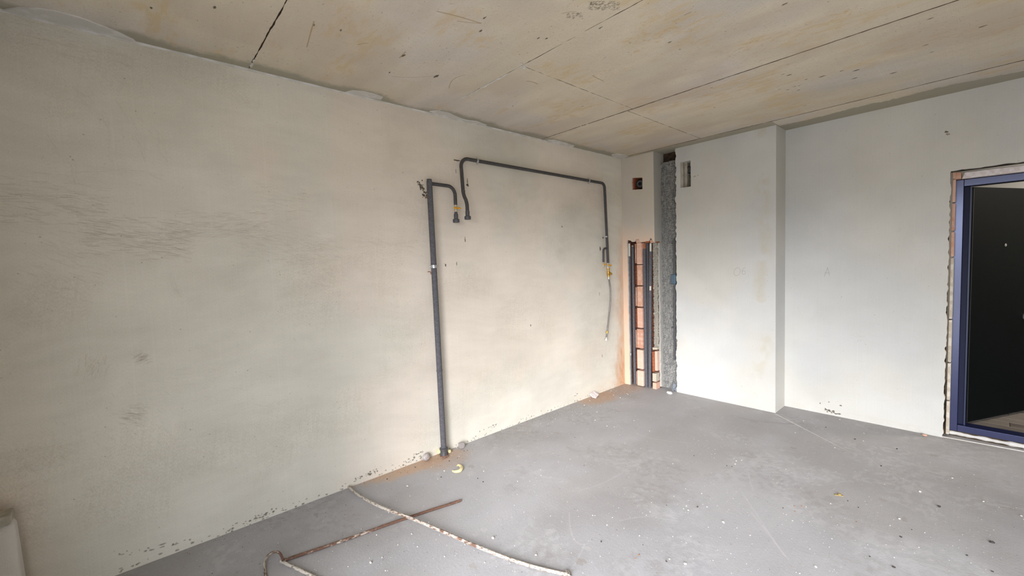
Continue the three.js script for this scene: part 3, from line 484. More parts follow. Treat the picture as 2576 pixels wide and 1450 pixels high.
// entrance door: steel frame, leaf opened away into the corridor
{
  const g = structure('door_1');
  const f = add(new THREE.Group(), 'door_frame', g), x0 = 2.826, x1 = 3.836, yb = 0.043, yt = 2.119;
  for (const s of [0, 1]) mesh('jamb', s ? rbox(x1 - 0.05, x1, yb, yt, -0.62, -0.5, 0.003) : rbox(x0, x0 + 0.05, yb, yt, -0.62, -0.5, 0.003), M.navy, f);
  mesh('head', rbox(x0 + 0.05, x1 - 0.05, yt - 0.054, yt, -0.62, -0.501, 0.003), M.navy, f);
  mesh('threshold', rbox(x0 + 0.05, x1 - 0.05, yb, 0.095, -0.62, -0.501, 0.003), M.navy, f);
  mesh('rebate', rbox(x0 + 0.05, 2.921, 0.096, yt - 0.055, -0.62, -0.54, 0.002), M.navyDark, f);
  mesh('rebate_lip', rbox(2.91, 2.921, 0.096, yt - 0.055, -0.541, -0.532, 0.002), M.navyLip, f);
  const leaf = mesh('door_leaf', new RoundedBoxGeometry(0.89, 1.955, 0.06, 2, 0.004).translate(0.445, 0, -0.03), M.leaf, g);
  leaf.position.set(2.922, 0.105 + 0.978, -0.575); leaf.rotation.y = Math.atan2(0.9, 0.43);
  const into = (u, v) => { // where the sight line meets the leaf's face, in the leaf's own frame
    const n = V(0, 0, 1).applyAxisAngle(V(0, 1, 0), leaf.rotation.y), d = V((u - 1288) / 1064.6, -(v - 725) / 1064.6, -1).applyQuaternion(camera.quaternion), o = camera.position, t = leaf.position.clone().sub(o).dot(n) / d.dot(n);
    return o.clone().addScaledVector(d, t).sub(leaf.position).applyAxisAngle(V(0, 1, 0), -leaf.rotation.y);
  };
  const pe = into(2529, 617), ha = into(2572, 797);
  mesh('peephole', turned(V(pe.x, pe.y, -0.002), V(pe.x, pe.y, 1), [[0, 0], [0.013, 0], [0.013, 0.005], [0.008, 0.008], [0.004, 0.006], [0, 0.006]], 20), M.steel, leaf);
  mesh('door_handle', mergeGeometries([turned(V(ha.x + 0.03, ha.y, -0.002), V(ha.x + 0.03, ha.y, 1), [[0, 0], [0.026, 0], [0.026, 0.008], [0.011, 0.012], [0.011, 0.045], [0, 0.045]], 20), sweep(runs([V(ha.x + 0.03, ha.y, 0.04), V(ha.x + 0.03, ha.y, 0.055), V(ha.x - 0.1, ha.y, 0.055)], 0.012), 24, 12, 0.0095)].map((q) => { const k = q.index ? q.toNonIndexed() : q; return k; })), M.steel, leaf);
  mesh('edge_seal', rbox(0.012, 0.018, -0.97, 0.97, -0.001, 0.003, 0.001), M.black, leaf);
}
// the other walls of the room, with the balcony opening behind the camera
{
  const g = structure('wall_front'), { x0, x1, y0, y1, z, thick } = OPEN;
  mesh('render', slabXY([[-0.3, -0.2], [WX, -0.2], [WX, H + 0.2], [-0.3, H + 0.2]], [[[x0, y0], [x0, y1], [x1, y1], [x1, y0]]], z, z + thick), M.plain, g);
  const r = structure('wall_right'); mesh('render', box(7.0, 7.25, -0.2, H + 0.2, -0.7, z + thick), M.plain, r);
  const b = structure('added_balcony_floor'); mesh('slab', box(-0.3, WX, -0.25, -0.03, z + thick, z + thick + 1.4), M.plain, b);  // unseen slab, added to bounce daylight up onto the ceiling
}
// corridor behind the door
{
  const f = structure('floor_corridor'); mesh('base', box(1.2, 5.6, -0.1, 0.068, -2.3, -0.645), M.joint, f);
  for (let i = 0; i < 13; i++) for (const k of [0, 1, 2]) mesh('plank', rbox(1.6 + k * 1.2 + (i % 3) * 0.37, 1.6 + (k + 1) * 1.2 + (i % 3) * 0.37 - 0.003, 0.068, 0.084, -0.648 - (i + 1) * 0.122, -0.648 - i * 0.122 - 0.004, 0.002, 1), M.plank[(i * 3 + k * 5 + (i >> 1)) % 4], f);
  const w = structure('wall_corridor'); mesh('render', box(1.2, WX, -0.1, 2.75, -2.5, -2.3), M.white, w); mesh('end', box(1.0, 1.2, -0.1, 2.75, -2.5, -0.64), M.white, w); mesh('end', box(5.6, WX, -0.1, 2.75, -2.3, -0.64), M.white, w);
  const c = structure('ceiling_corridor'); mesh('plate', box(1.0, WX, 2.65, 2.85, -2.5, -0.64), M.white, c);
  const l = thing('added_ceiling_lamp', 'unseen square ceiling lamp added to light the corridor behind the open door', 'lamp', [4.2, 2.62, -1.5]);  // lamp out of view, added to brighten the corridor wall
  mesh('housing', new RoundedBoxGeometry(0.5, 0.03, 0.5, 2, 0.008).translate(0, 0.015, 0), M.white, l); mesh('diffuser', new RoundedBoxGeometry(0.44, 0.012, 0.44, 2, 0.004).translate(0, -0.004, 0), M.lamp, l);
  const light = new THREE.RectAreaLight('#fff4e4', 34, 0.44, 0.44); light.position.set(4.2, 2.6, -1.5); light.rotation.x = -Math.PI / 2; scene.add(light);
}
//PART2
// ---------------------------------------------------------------- pipes on the left wall
const down = V(0, -1, 0), up = V(0, 1, 0);
// a ball valve hanging at p, its flow downwards: nickel body and nut, yellow butterfly lever
function ballValve(p, parent, k = 1) {
  const v = add(new THREE.Group(), 'valve', parent), q = p.clone().sub(parent.position);
  mesh('valve_body', turned(q, q.clone().add(down), [[0, 0], [0.0125, 0], [0.0125, 0.02], [0.0105, 0.023], [0.0135, 0.03], [0.0135, 0.044], [0.0105, 0.05], [0.012, 0.053], [0.012, 0.068], [0, 0.068]].map(([r, y]) => [r * k, y * k]), 8), M.nickel, v);
  const c = q.clone().addScaledVector(down, 0.034 * k), wing = (s) => { const g = new THREE.SphereGeometry(0.011 * k, 12, 8); g.scale(0.5, 0.75, 1.7); return g.translate(c.x + 0.024 * k, c.y, c.z + s * 0.02 * k).toNonIndexed(); };
  mesh('valve_lever', mergeGeometries([wing(-1), wing(1), bar(c, V(c.x + 0.026 * k, c.y, c.z), 0.0055 * k, 10)].map((g) => { const n = g.index ? g.toNonIndexed() : g; if (!n.attributes.uv) n.setAttribute('uv', new THREE.Float32BufferAttribute(new Float32Array(n.attributes.position.count * 2), 2)); return n; })), M.yellow, v);
  return v;
}
const reducer = (p) => turned(p, p.clone().add(down), [[0, 0], [0.0125, 0], [0.0135, 0.012], [0.0175, 0.02], [0.0175, 0.046], [0.0165, 0.05], [0.0165, 0.056], [0.026, 0.06], [0.0275, 0.066], [0.0275, 0.082], [0.025, 0.088], [0, 0.086]], 22);
// riser
{
  const t = thing('riser_pipe', 'tall dark grey vertical pipe on the left wall, short bent branch near its top', 'pipe', [0.058, 0, 2.726]);
  const X = 0.062, foot = onLeft(1117, 1146, X), top = onLeft(1079.5, 451, X); foot.y = 0.0;
  mesh('pipe', local(sweep(new THREE.LineCurve3(foot, top), 90, 26, (s, a, L) => 0.0225 + 0.0006 * (fbm(s * 9, a) - 0.5) + (s > L - 0.012 ? -0.004 * (s - L + 0.012) / 0.012 : 0)), t), M.foamPipe, t);
  const at = (y) => foot.clone().lerp(top, (y - foot.y) / (top.y - foot.y));
  const dir = top.clone().sub(foot).normalize();
  mesh('joint_collar', local(ring(at(0.715), dir, 0.018, 0.0245, 0.012, 26), t), M.foamPipe, t);
  mesh('joint_collar', local(ring(at(1.585), dir, 0.018, 0.0238, 0.006, 26), t), M.foamPipe, t);
  mesh('foot_coupling', local(turned(V(foot.x, 0, foot.z), V(foot.x, 1, foot.z), [[0, 0], [0.031, 0], [0.032, 0.012], [0.029, 0.018], [0.029, 0.05], [0.034, 0.054], [0.034, 0.066], [0.024, 0.07], [0, 0.07]], 26), t), M.coupling, t);
  const b0 = onLeft(1083, 467, X), b1 = onLeft(1146, 467, X), b2 = onLeft(1146, 516, X); b1.y = b0.y = (b0.y + b1.y) / 2; b1.z = b2.z;
  mesh('branch', local(sweep(runs([V(X, b0.y + 0.004, at(b0.y).z), b1, b2], 0.085), 60, 18, (s) => 0.0142 + 0.0005 * (fbm(s * 20, 3) - 0.5)), t), M.darkPipe, t);
  ballValve(b2.clone().add(V(0, 0.006, 0)), t);
  mesh('end_coupling', local(reducer(b2.clone().add(V(0, -0.058, 0))), t), M.coupling, t);
}
// pipe along the wall
const P2 = {};
{
  const t = thing('wall_pipe', 'thin dark grey pipe running level high on the left wall, bent down at both ends', 'pipe', [0, 2.46, 1.4]);
  const X = 0.05, a = onLeft(1176, 534, 0.1), b = onLeft(1174.5, 508, 0.098), c = onLeft(1161, 490, 0.07), d = onLeft(1158.5, 399, X), e = onLeft(1520.5, 459, X), f = onLeft(1529.5, 662, X);
  d.y = 2.466; e.y = 2.452; c.z = d.z;
  P2.z = f.z; P2.X = X;
  mesh('pipe', local(sweep(runs([a, b, c, d, e, f], [0.035, 0.035, 0.075, 0.055]), 420, 18, (s) => 0.0152 + 0.0005 * (fbm(s * 14, 6) - 0.5)), t), M.darkPipe, t);
  mesh('joint_collar', local(ring(c.clone().add(V(0, 0.03, 0)), up, 0.013, 0.0166, 0.012), t), M.darkPipe, t);
  mesh('end_coupling', local(reducer(a.clone().add(V(0, 0.026, 0))), t), M.coupling, t);
  const l0 = onLeft(1526.2, 625, X), l1 = onLeft(1518, 629, X), l2 = onLeft(1518, 660, X); l1.y = l0.y;
  mesh('loop_branch', local(sweep(runs([l0, l1, l2], 0.036), 40, 14, 0.0115), t), M.darkPipe, t);
  ballValve(l2.clone().add(V(0, 0.006, 0)), t, 0.9); ballValve(f.clone().add(V(0, 0.008, 0)), t, 1.05);
  // strainer under the right valve
  const s0 = f.clone().add(V(0, -0.06, 0));
  mesh('strainer', local(mergeGeometries([turned(s0, s0.clone().add(V(0, -1, -0.04)), [[0, 0], [0.013, 0], [0.014, 0.016], [0.011, 0.02], [0.012, 0.034], [0.016, 0.045], [0.016, 0.066], [0.012, 0.074], [0.015, 0.078], [0.015, 0.1], [0, 0.1]], 14), turned(s0.clone().add(V(0, -0.035, 0)), s0.clone().add(V(0.012, -0.075, -0.045)), [[0, 0], [0.0095, 0.004], [0.0095, 0.04], [0.0135, 0.044], [0.0135, 0.062], [0, 0.066]], 14)].map((g) => g.index ? g.toNonIndexed() : g)), t), M.brass, t);
  P2.end = s0.clone().add(V(0, -0.098, -0.004));
}
{
  const p = P2.end, h = [p, onLeft(1535.5, 730, 0.06), onLeft(1534.5, 770, 0.06), onLeft(1531, 805, 0.055), onLeft(1527.3, 836, 0.05), onLeft(1525.4, 850, 0.045)];
  const t = thing('flexible_hose', 'thin braided steel hose hanging loose below the brass strainer near the corner', 'hose', [0.05, 1.0, 0.4]);
  mesh('hose', local(sweep(spline(h), 120, 14, (s, a) => 0.0088 + 0.0006 * Math.sin(s * 900 + a * 4) * Math.sin(s * 900 - a * 4)), t), M.braid, t);
  const e = h[5], d = h[4], ax = e.clone().sub(d).normalize();
  mesh('ferrule', local(turned(p.clone().add(V(0, 0.012, 0)), p.clone().add(V(0, -1, 0)), [[0, 0], [0.0125, 0], [0.0125, 0.016], [0.0105, 0.02], [0.0105, 0.045], [0, 0.045]], 12), t), M.nickel, t);
  mesh('ferrule', local(ring(d, ax, 0.006, 0.0125, 0.026, 14), t), M.brass, t);
  mesh('end_nut', local(turned(e, e.clone().add(ax), [[0, 0], [0.009, 0], [0.009, 0.01], [0.019, 0.016], [0.019, 0.032], [0, 0.032]], 6), t), M.nickel, t);
}
// clamps
{
  const riser = thing('pipe_clamp', 'wide shiny steel clamp halfway up the tall vertical pipe', 'clamp', [0, 1.563, 2.743]), Y = 1.563, lo = onLeft(1117, 1146, 0.062), hi = onLeft(1079.5, 451, 0.062), c = V(0.062, Y, lo.z + (hi.z - lo.z) * Y / hi.y);
  mesh('band', local(ring(c, up, 0.0242, 0.0268, 0.024, 30), riser), M.steel, riser);
  for (const s of [-1, 1]) { mesh('lug', local(rbox(c.x - 0.006, c.x + 0.006, Y - 0.011, Y + 0.011, c.z + s * 0.032 - 0.008, c.z + s * 0.032 + 0.008, 0.003), riser), M.steel, riser); mesh('screw', local(turned(V(c.x + 0.004, Y, c.z + s * 0.033), V(1, Y, c.z + s * 0.033), [[0, 0], [0.0045, 0], [0.0045, 0.006], [0, 0.008]], 10), riser), M.nickel, riser); }
  mesh('stud', local(bar(V(-0.01, Y, c.z), V(0.036, Y, c.z), 0.005, 10), riser), M.steel, riser);
  const small = (label, p, axis, side) => {
    const t = thing('pipe_clamp', label, 'clamp', [0, p.y, p.z]);
    mesh('band', local(ring(p, axis, 0.0154, 0.0176, 0.016, 22), t), M.steel, t);
    mesh('stud', local(bar(V(-0.01, p.y, p.z), V(p.x - 0.015, p.y, p.z), 0.004, 10), t), M.steel, t);
    for (const s of side) { const o = p.clone().addScaledVector(s, 0.024); mesh('lug', local(rbox(o.x - 0.007, o.x + 0.007, o.y - 0.009, o.y + 0.009, o.z - 0.007, o.z + 0.007, 0.003), t), M.steel, t); mesh('screw', local(bar(V(o.x - 0.012, o.y, o.z), V(o.x + 0.012, o.y, o.z), 0.003, 8), t), M.steel, t); }
  };
  const a = onLeft(1200, 403, 0.05), b = onLeft(1481, 454, 0.05), c2 = onLeft(1524.6, 596, 0.05); a.y = 2.4655; b.y = 2.4535;
  small('small steel clamp on the wall pipe beside its upper left bend', a, V(0, 0, 1), [up, down]);
  small('small steel clamp on the level wall pipe beside its bend near the corner', b, V(0, 0, 1), [up, down]);
  small('small steel clamp on the falling right leg of the wall pipe above the two valves', c2, up, [V(0, 0, 1)]);
  const n = onLeft(1081, 687, 0.012), k = thing('bent_hook', 'tiny rusty bent hook in the wall left of the tall vertical pipe', 'hook', [0, n.y, n.z]);
  mesh('hook', local(sweep(runs([V(-0.004, n.y + 0.008, n.z + 0.01), V(0.02, n.y + 0.012, n.z + 0.012), V(0.022, n.y + 0.006, n.z - 0.006), V(0.012, n.y - 0.012, n.z - 0.01)], 0.006), 24, 8, 0.0026), k), M.redBrick, k);
}
// ---------------------------------------------------------------- pipes and conduits in the back wall
{
  const lagged = (name, label, u0, v0, u1, v1, z, opts = {}) => {
    const a = onBack(u0, v0, z), b = onBack(u1, v1, z), t = thing(name, label, 'pipe', [b.x, 0, z]); b.y = -0.004;
    const at = (v) => { const q = onBack(u0 + (u1 - u0) * (v - v0) / (v1 - v0), v, z); return a.clone().lerp(b, (a.y - q.y) / (a.y - b.y)); }, r = opts.r ?? 0.0195;
    const sleeve = (v2, v3) => mesh('insulation_sleeve', local(sweep(new THREE.LineCurve3(at(v2), v3 === v1 ? b : at(v3)), 40, 18, (s, an, L) => r + 0.0008 * (fbm(s * 12 + u0, an) - 0.5) - 0.003 * sstep(0.012, 0, Math.min(s, L - s))), t), M.foamPipe, t);
    for (const [v2, v3] of opts.sleeves ?? [[v0, v1]]) sleeve(v2, v3);
    if (opts.inner) mesh('inner_pipe', local(bar(at(opts.inner[0]), at(opts.inner[1]), opts.ir ?? 0.012, 14, 4), t), opts.mat ?? M.whitePipe, t);
    for (const v of opts.ties ?? []) { const p = at(v); mesh('wire_tie', local(sweep(spline([V(p.x - 0.045, p.y - 0.006, p.z - 0.03), V(p.x - r - 0.004, p.y, p.z + 0.006), V(p.x, p.y + 0.006, p.z + r + 0.003), V(p.x + r + 0.003, p.y + 0.012, p.z)]), 30, 6, 0.0026), t), M.redBrick, t); }
    if (opts.mark) { const p = at(opts.mark); mesh('pale_mark', local(rbox(p.x - 0.014, p.x + 0.014, p.y - 0.012, p.y + 0.012, p.z + r - 0.006, p.z + r + 0.0012, 0.002), t), M.whitePipe, t); }
  };
  lagged('insulated_pipe', 'grey sleeved pipe leftmost in the broken brick chase with a pale bare top end', 1583.5, 640, 1587.4, 972, -0.038, { inner: [613, 700], ties: [787], mark: 891, sleeves: [[645, 972]], r: 0.0165 });
  lagged('insulated_pipe', 'grey sleeved pipe just left of the brick column in the chase', 1591.4, 620, 1597.4, 973, -0.062, { inner: [618.5, 640], r: 0.0175 });
  lagged('insulated_pipe', 'grey sleeved pipe just right of the brick column with a copper stub on top', 1620.6, 626, 1626.2, 981, -0.05, { inner: [614, 640], mat: M.copper });
  lagged('insulated_pipe', 'dark sleeved pipe half hidden at the back of the right groove', 1629, 612, 1630.4, 981, -0.104, { r: 0.0165 });
  lagged('insulated_pipe', 'grey sleeved pipe rightmost in the chase with two bare white gaps', 1636.6, 633, 1634.8, 983, -0.058, { inner: [612.5, 760], sleeves: [[633, 720], [731, 983]], ties: [647], r: 0.0188 });
  // corrugated conduits in the two holes
  const duct = (label, x, y, z, r, turn) => { const t = thing('corrugated_conduit', label, 'conduit', [x, y, z]), prof = [[r * 0.72, 0]]; for (let i = 0; i <= 14; i++) prof.push([i % 2 ? r : r * 0.86, i * 0.005]); prof.push([r * 0.72, 0.07], [r * 0.7, 0.01], [0, 0.01]); const m = mesh('tube', turned(V(0, 0, -0.03), V(0, 0, 1), prof, 28), M.black, t); m.rotation.y = turn; const k = mesh('mouth', ring(V(0, 0, 0.038), V(0, 0, 1), r * 0.45, r * 0.7, 0.006, 24), M.coupling, t); k.rotation.y = turn; };
  const h = onBack(1608.5, 463, -0.05), k = onBack(1731, 428, -0.19);
  duct('black corrugated conduit inside the small square hole near the corner', h.x, h.y, -0.085, 0.05, 0.25);
  duct('black corrugated conduit inside the tall hole of the projecting wall face', k.x, k.y, -0.215, 0.04, 0.2);
  // cable and box beside the bare concrete
  const c0 = onBack(1696, 600, -0.128), c1 = onBack(1697.5, 905, -0.128), cable = thing('cable_duct', 'slim dark cable duct down the right side of the bare concrete strip', 'duct', [c0.x, c1.y, -0.13]);
  mesh('duct', local(sweep(spline([c0, onBack(1696, 650, -0.13), onBack(1696.2, 689, -0.128)]), 30, 10, 0.0105), cable), M.coupling, cable); mesh('duct', local(sweep(spline([onBack(1696.6, 718, -0.128), onBack(1696.8, 800, -0.128), c1]), 40, 10, 0.0105), cable), M.coupling, cable);
  for (const v of [612, 824]) { const p = onBack(1693.5, v, -0.125); mesh('clip', local(rbox(p.x - 0.018, p.x + 0.012, p.y - 0.008, p.y + 0.008, -0.145, -0.112, 0.003), cable), M.coupling, cable); }
  const b0 = onBack(1686.6, 690.5, -0.122), b1 = onBack(1700, 716, -0.122), bx = thing('junction_box', 'small blue-grey junction box at the edge of the bare concrete strip', 'box', [(b0.x + b1.x) / 2, b1.y, -0.14]);
  mesh('box', local(metreUV(new RoundedBoxGeometry(b1.x - b0.x, b0.y - b1.y, 0.06, 3, 0.014).translate((b0.x + b1.x) / 2, (b0.y + b1.y) / 2, -0.148)), bx), M.boxBlue, bx);
}
// ---------------------------------------------------------------- reinforcement bars on the floor
const ribbed = (r) => (s, a) => r * (1 + 0.09 * Math.max(0, Math.sin(s * 780 + (Math.cos(a) > 0 ? 1.2 : -1.2) * a)) + 0.12 * (fbm(s * 60, a * 1.3, 3) - 0.5));
{
  const r = 0.0085, t = thing('reinforcing_bar', 'long lime-crusted steel rod leaning from the wall foot across the floor', 'rod', [0.8, 0, 3.2]);
  const pts = [V(0.012, 0.014, 3.494), onFloor(905, 1248, 0.018), onFloor(960, 1277, 0.027), onFloor(1030, 1303, 0.032), onFloor(1100, 1332, 0.032), onFloor(1180, 1367, 0.028), onFloor(1270, 1403, 0.02), onFloor(1340, 1426, 0.014), onFloor(1428, 1447, r)];
  mesh('rod', local(sweep(spline(pts), 700, 12, ribbed(r)), t), M.rebar[1], t);
  const e = pts[8], knot = [[-0.02, 0.008, 0.01], [0, 0.022, 0.012], [0.018, 0.01, 0], [0.004, 0.006, -0.014], [-0.012, 0.02, -0.008], [0.006, 0.024, 0.008], [0.024, 0.03, 0.02]].map(([x, y, z]) => V(e.x + x, y + 0.002, e.z + z));
  mesh('wire_knot', local(sweep(spline(knot), 60, 8, 0.0045), t), M.rebar[1], t);
}
{
  const r = 0.0085, t = thing('bent_reinforcing_bar', 'rusty ribbed steel rod bent sharply back on itself under the long lime-crusted rod', 'rod', [0.6, 0, 3.5]);
  const k = onFloor(707, 1413, r), a = onFloor(1159, 1260, r), b = onFloor(800, 1458, r), c = onFloor(960, 1560, r);
  mesh('rusty_leg', local(sweep(spline([a, onFloor(1000, 1312, r), onFloor(860, 1362, r), k]), 330, 12, ribbed(r)), t), M.rebar[0], t);
  mesh('limed_leg', local(sweep(spline([k, b, c]), 160, 12, ribbed(r * 0.95)), t), M.rebar[1], t);
}
{
  const r = 0.0062, t = thing('wire_hook', 'thin dark steel wire curled up into a hook beside the bend of the rusty rod', 'wire', [0.45, 0, 4.08]);
  mesh('wire', local(sweep(spline([onFloor(712, 1411, 0.02), onFloor(709, 1402, 0.03), onFloor(703, 1392, 0.034), onFloor(692, 1389, 0.034), onFloor(678, 1395, 0.03), onFloor(668, 1408, 0.02), onFloor(665, 1425, 0.012), onFloor(669, 1452, r), onFloor(676, 1500, r)]), 140, 10, ribbed(r)), t), M.rebar[2], t);
}
// ---------------------------------------------------------------- loose pieces on the floor
{
  const sit = (name, label, cat, u, v, h, geo, mat, group) => { const p = onFloor(u, v, h); geo.computeBoundingBox(); const o = mesh(name, geo, mat); o.position.set(p.x, -geo.boundingBox.min.y - 0.0006, p.z); return tag(o, label, cat, group); };
  // curl of hardened foam, scraps round the riser
  { const pts = [[1149, 1171], [1154, 1169], [1159.5, 1172], [1161, 1177], [1158, 1182], [1151, 1184.5], [1143, 1185], [1138, 1183]].map(([u, v]) => onFloor(u, v + 2, 0.012)), c = pts[3].clone(); c.y = 0; pts.forEach((q) => q.sub(c));
    const o = mesh('foam_curl', sweep(spline(pts), 60, 14, (q, a, L) => 0.0135 * Math.pow(Math.sin(0.25 + q / L * 2.65), 0.7) * (1 + 0.2 * (fbm(q * 60, a, 2) - 0.5))), M.foamYellow); o.position.copy(c); tag(o, 'cream curl of hardened foam lying on the floor in front of the riser foot', 'foam'); }
  sit('foam_scrap', 'cream foam scrap squeezed out at the left of the riser foot', 'foam', 1105, 1145, 0, lump(0.026, 4, [0.8, 1.0, 0.9], 0.6), M.foamYellow); 
  sit('foam_scrap', 'small cream foam scrap at the right of the riser foot', 'foam', 1130, 1141, 0, lump(0.018, 8, [0.8, 0.9, 1], 0.6), M.foamYellow);
  sit('mortar_slab', 'thin brown mortar crust lying in front of the riser foot', 'mortar', 1119, 1151, 0, lump(0.034, 12, [0.7, 0.2, 1.0], 0.5), M.stoneBrown);
  { const c = sit('concrete_core', 'round grey concrete plug standing against the wall right of the riser', 'concrete', 1160, 1128, 0, turned(V(0, 0, 0), V(1, 0.25, 0.15), [[0, 0], [0.024, 0.0], [0.028, 0.004], [0.0275, 0.02], [0.024, 0.025], [0, 0.026]], 18), M.stone); c.position.x = Math.max(c.position.x, 0.006); }
  sit('concrete_lump', 'round pinkish concrete lump on the brick dust left of the riser', 'concrete', 1079, 1163, 0, lump(0.032, 21, [0.75, 0.95, 1], 0.25, 3), M.stone).position.x = 0.034;
  { const o = sit('render_shard', 'flat pale shard of render leaning on the wall foot near the corner', 'shard', 1490, 1004, 0, slabXZ([[-0.04, -0.05], [0.03, -0.062], [0.042, 0.03], [0.012, 0.066], [-0.038, 0.05]], -0.006, 0.006, 0.0015), M.foamBoard); o.rotation.set(0.06, 0.2, -0.62); o.position.set(0.046, 0.0285, 0.69); }
  sit('brick_chip', 'orange brick chip on the floor close to the wall left of the door', 'chip', 2326, 1098, 0, lump(0.014, 31, [1.3, 0.6, 0.8], 0.3), M.brick[1]);
  sit('wood_sliver', 'yellow-brown wood sliver lying alone on the open floor', 'sliver', 2110, 1247, 0, mergeGeometries([rbox(-0.024, 0.024, 0, 0.005, -0.007, 0.007, 0.002), rbox(-0.004, 0.012, 0.005, 0.012, -0.009, 0.006, 0.002)]), M.brass === 0 ? M.brass : std({ color: '#8f7c4c' })).rotation.y = 0.45;
  sit('plaster_chip', 'largest white plaster chip at the foot of the bare concrete strip', 'chip', 1684, 992, 0, lump(0.026, 41, [1.3, 0.6, 0.7], 0.5), M.foamWhite);
  sit('foil_scrap', 'crumpled grey foil wedged in the foot of the bare concrete strip', 'foil', 1693, 985, 0, lump(0.036, 47, [0.8, 1.2, 0.6], 1.1, 3), std({ color: '#8f959c', roughness: 0.45, metalness: 0.3, flatShading: true, bumpMap: bumpGrain, bumpScale: 0.004 })).position.z = -0.125;
  // crumbs: one object each, copies of a few shapes
  const kinds = { pale: [M.crumbPale, 'pale mortar crumb lying on the grey floor', 'pale mortar crumbs scattered over the floor'], dark: [M.crumbDark, 'dark crumb lying on the grey floor', 'dark crumbs scattered over the floor'], brown: [M.crumbBrown, 'rusty brown crumb lying on the grey floor', 'rusty brown crumbs scattered over the floor'] };
  const shapes = [1, 2, 3, 4].map((i) => lump(1, 60 + i, [1, 0.6, 0.75], 0.7, 1)), rr = rng(91), first = {};
  const crumbs = (kind, ox, oy, k, list) => { for (let i = 0; i < list.length; i += 3) {
    const [mat, label, group] = kinds[kind], u = ox + list[i] / k, v = oy + list[i + 1] / k, p = onFloor(u, v), d = p.distanceTo(camera.position), r = list[i + 2] * d / 1064.6 * 0.36, g = shapes[(i / 3) % 4 | 0];
    if (p.x < 0.012) p.x = 0.012;
    const o = mesh('crumb', g, mat); g.computeBoundingBox(); o.scale.setScalar(r); o.rotation.y = rr() * 6; o.position.set(p.x, -g.boundingBox.min.y * r - 0.0004, p.z); const zone = p.x < 0.5 && p.z < 1.2 ? ', in the corner of the room' : p.x < 0.62 && p.z < 3 ? ', near the foot of the tall pipe' : p.x < 1.75 && p.z > 2.3 ? ', around the steel rods' : p.z < 0.62 && p.x > 1.7 ? ', near the door' : ', on the open middle of the floor'; tag(o, label + zone, 'crumb', group + zone);
  } };
  crumbs('pale', 1400, 960, 2.19, [213, 215, 3, 278, 248, 4, 318, 252, 3, 427, 217, 3, 641, 455, 3, 990, 440, 4, 1020, 437, 3, 985, 457, 4, 800, 620, 4, 715, 688, 4, 726, 713, 5, 700, 703, 3, 829, 693, 4, 199, 740, 4, 308, 752, 3, 278, 793, 5, 495, 738, 3, 515, 720, 3, 372, 811, 3, 457, 852, 5, 919, 780, 8, 836, 805, 3, 739, 856, 3, 714, 891, 3]);
  crumbs('pale', 1400, 960, 2.19, [640, 856, 3, 623, 982, 6, 708, 1010, 8, 1427, 1024, 6, 1339, 1060, 4, 2002, 611, 6, 1888, 761, 5, 2352, 664, 4, 2560, 744, 4, 2180, 535, 4, 1693, 288, 3, 1360, 218, 3, 1315, 284, 3, 1560, 212, 3, 1533, 368, 3, 1690, 330, 3, 1837, 796, 3, 1860, 972, 3, 1300, 770, 3, 1510, 675, 3, 146, 1057, 4, 862, 988, 3, 512, 275, 3, 75, 430, 3, 960, 950, 3, 1065, 850, 3]);
  crumbs('pale', 640, 1200, 3.1415, [1208, 75, 5, 1230, 155, 3, 845, 418, 4, 965, 462, 4, 1243, 455, 5, 1135, 540, 4, 1289, 556, 4, 1010, 640, 5, 1503, 633, 5, 1885, 490, 9, 1665, 540, 4, 918, 683, 7, 740, 713, 4, 1036, 745, 4, 2226, 625, 7, 1820, 680, 4, 1974, 657, 3, 2017, 682, 3, 1465, 462, 3, 1790, 548, 3, 2080, 38, 4, 1737, 583, 3, 187, 526, 3, 478, 736, 3, 1062, 285, 5]);
  crumbs('pale', 820, 1020, 6.043, [1237, 1237, 7, 1800, 1005, 5, 2400, 1008, 4, 1700, 1125, 4, 2182, 1075, 3, 2025, 780, 4, 1910, 770, 3, 1985, 650, 4, 2395, 620, 3, 1278, 1385, 4, 1630, 880, 3]);
  crumbs('pale', 1380, 940, 11.71, [1215, 810, 3, 1055, 945, 4, 1425, 1140, 3, 200, 1345, 3, 1370, 1390, 4, 2310, 600, 3, 2340, 630, 3, 2110, 715, 3, 1915, 645, 3, 1840, 520, 3, 700, 1240, 2]);
  crumbs('dark', 1400, 960, 2.19, [100, 310, 3, 757, 411, 3, 938, 467, 3, 966, 471, 3, 152, 464, 3, 777, 694, 5, 606, 684, 3, 246, 885, 5, 605, 995, 5, 476, 903, 3, 1484, 255, 3, 1644, 320, 4, 1875, 374, 4, 1788, 468, 4, 2109, 694, 6, 1898, 860, 5, 1957, 819, 3, 2399, 891, 8, 1859, 1029, 6, 2402, 1050, 4, 1727, 968, 4, 2262, 961, 4, 1248, 700, 3, 1663, 696, 3, 1605, 660, 3]);
  crumbs('dark', 820, 1020, 6.043, [1355, 948, 4, 930, 1128, 4, 1875, 855, 4, 2305, 1118, 4, 1750, 1098, 4, 2388, 1170, 4, 2000, 810, 3, 1140, 1030, 2, 2150, 690, 3, 2100, 700, 3, 2225, 680, 2]);
  crumbs('brown', 1400, 960, 2.19, [1310, 690, 4, 1350, 690, 4, 1313, 718, 3, 455, 958, 5, 435, 977, 4, 1654, 777, 4, 308, 800, 3]);
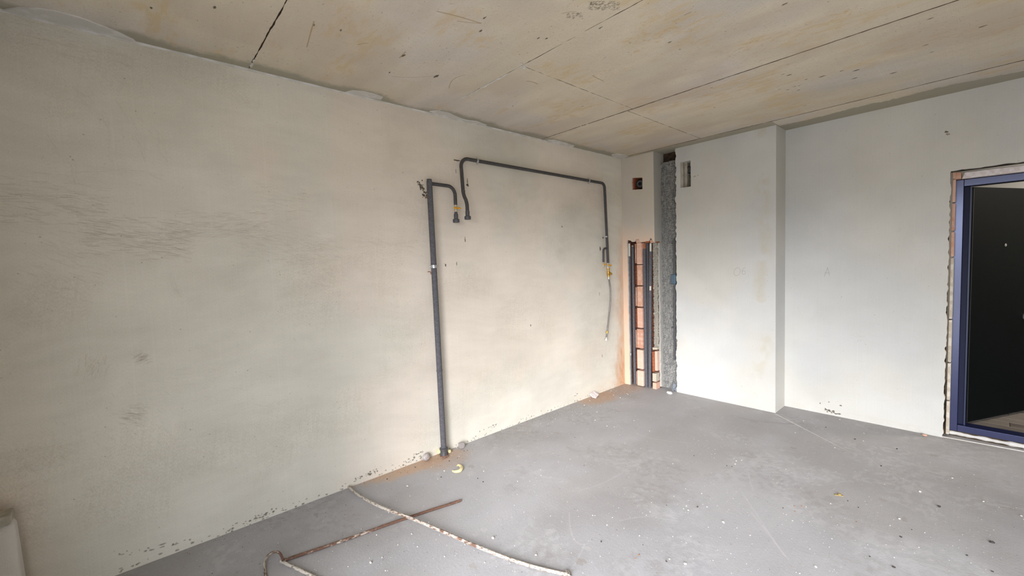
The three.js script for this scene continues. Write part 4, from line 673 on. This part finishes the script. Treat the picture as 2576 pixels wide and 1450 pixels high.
  // grit too fine to count
  { const n = 5200, o = new THREE.InstancedMesh(lump(1, 77, [1, 0.7, 0.9], 0.4, 0), std({ color: '#ffffff' }), n), m = new THREE.Matrix4(), q = new THREE.Quaternion(), c = new THREE.Color(), tones = ['#cfcac2', '#dedad2', '#4a443e', '#8d7456', '#b9b3ab'];
    for (let i = 0; i < n; i++) { const nearWall = rr() < 0.35; let x = nearWall ? 0.01 + rr() * rr() * 0.5 : 0.1 + rr() * 3.6, z = nearWall ? 0.02 + rr() * 4.4 : -0.3 + rr() * 4.6; if (z < 0.03 && x < 0.7) z = 0.03 + rr() * 0.6; if (z < -0.06 && x < 1.7) z = 0.05 + rr(); const s = 0.0009 + 0.0019 * rr() * rr(); q.setFromAxisAngle(up, rr() * 6); m.compose(V(x, s * 0.5, z), q, V(s, s, s)); o.setMatrixAt(i, m); o.setColorAt(i, c.set(tones[Math.floor(rr() * 5)])); }
    add(o, 'floor_grit'); o.userData = { kind: 'stuff', label: 'fine pale and dark grit strewn over the grey floor', category: 'grit' }; }
}
// sack against the left wall by the balcony opening
{
  const t = thing('paper_sack', 'pale paper sack with a red-marked folded top, standing at the left wall foot', 'sack', [0.09, 0, 5.08]);
  const g = new RoundedBoxGeometry(0.15, 0.5, 0.3, 10, 0.04), p = g.attributes.position;
  for (let i = 0; i < p.count; i++) { const y = p.getY(i) + 0.25, k = sstep(0.36, 0.5, y); const w = (fbm(p.getZ(i) * 14 + 3, y * 12, 3) - 0.5) * 0.02; p.setX(i, p.getX(i) * (1 - 0.6 * k) + w); p.setZ(i, p.getZ(i) * (1 - 0.12 * k) + w); p.setY(i, y); }
  g.computeVertexNormals(); mesh('sack_body', metreUV(g).translate(0, 0, 0.07), M.foamWhite, t);
  const f = new RoundedBoxGeometry(0.1, 0.045, 0.27, 4, 0.012), q = f.attributes.position; for (let i = 0; i < q.count; i++) q.setX(i, q.getX(i) + 0.016 * Math.sin(q.getZ(i) * 40)); f.computeVertexNormals();
  mesh('folded_top', metreUV(f).translate(0, 0.505, 0.07), M.mortar, t);
  const red = std({ map: sheet(128, 64, 0, 0, 0.3, 0.06, (x, y) => (fbm(x * 40, y * 40, 3) > 0.5 ? [170, 40, 46] : [176, 160, 148])) });
  const b = new RoundedBoxGeometry(0.106, 0.02, 0.2, 3, 0.006); mesh('red_print', metreUV(b).translate(0, 0.513, 0.07), red, t);
}
renderer.render(scene, camera);
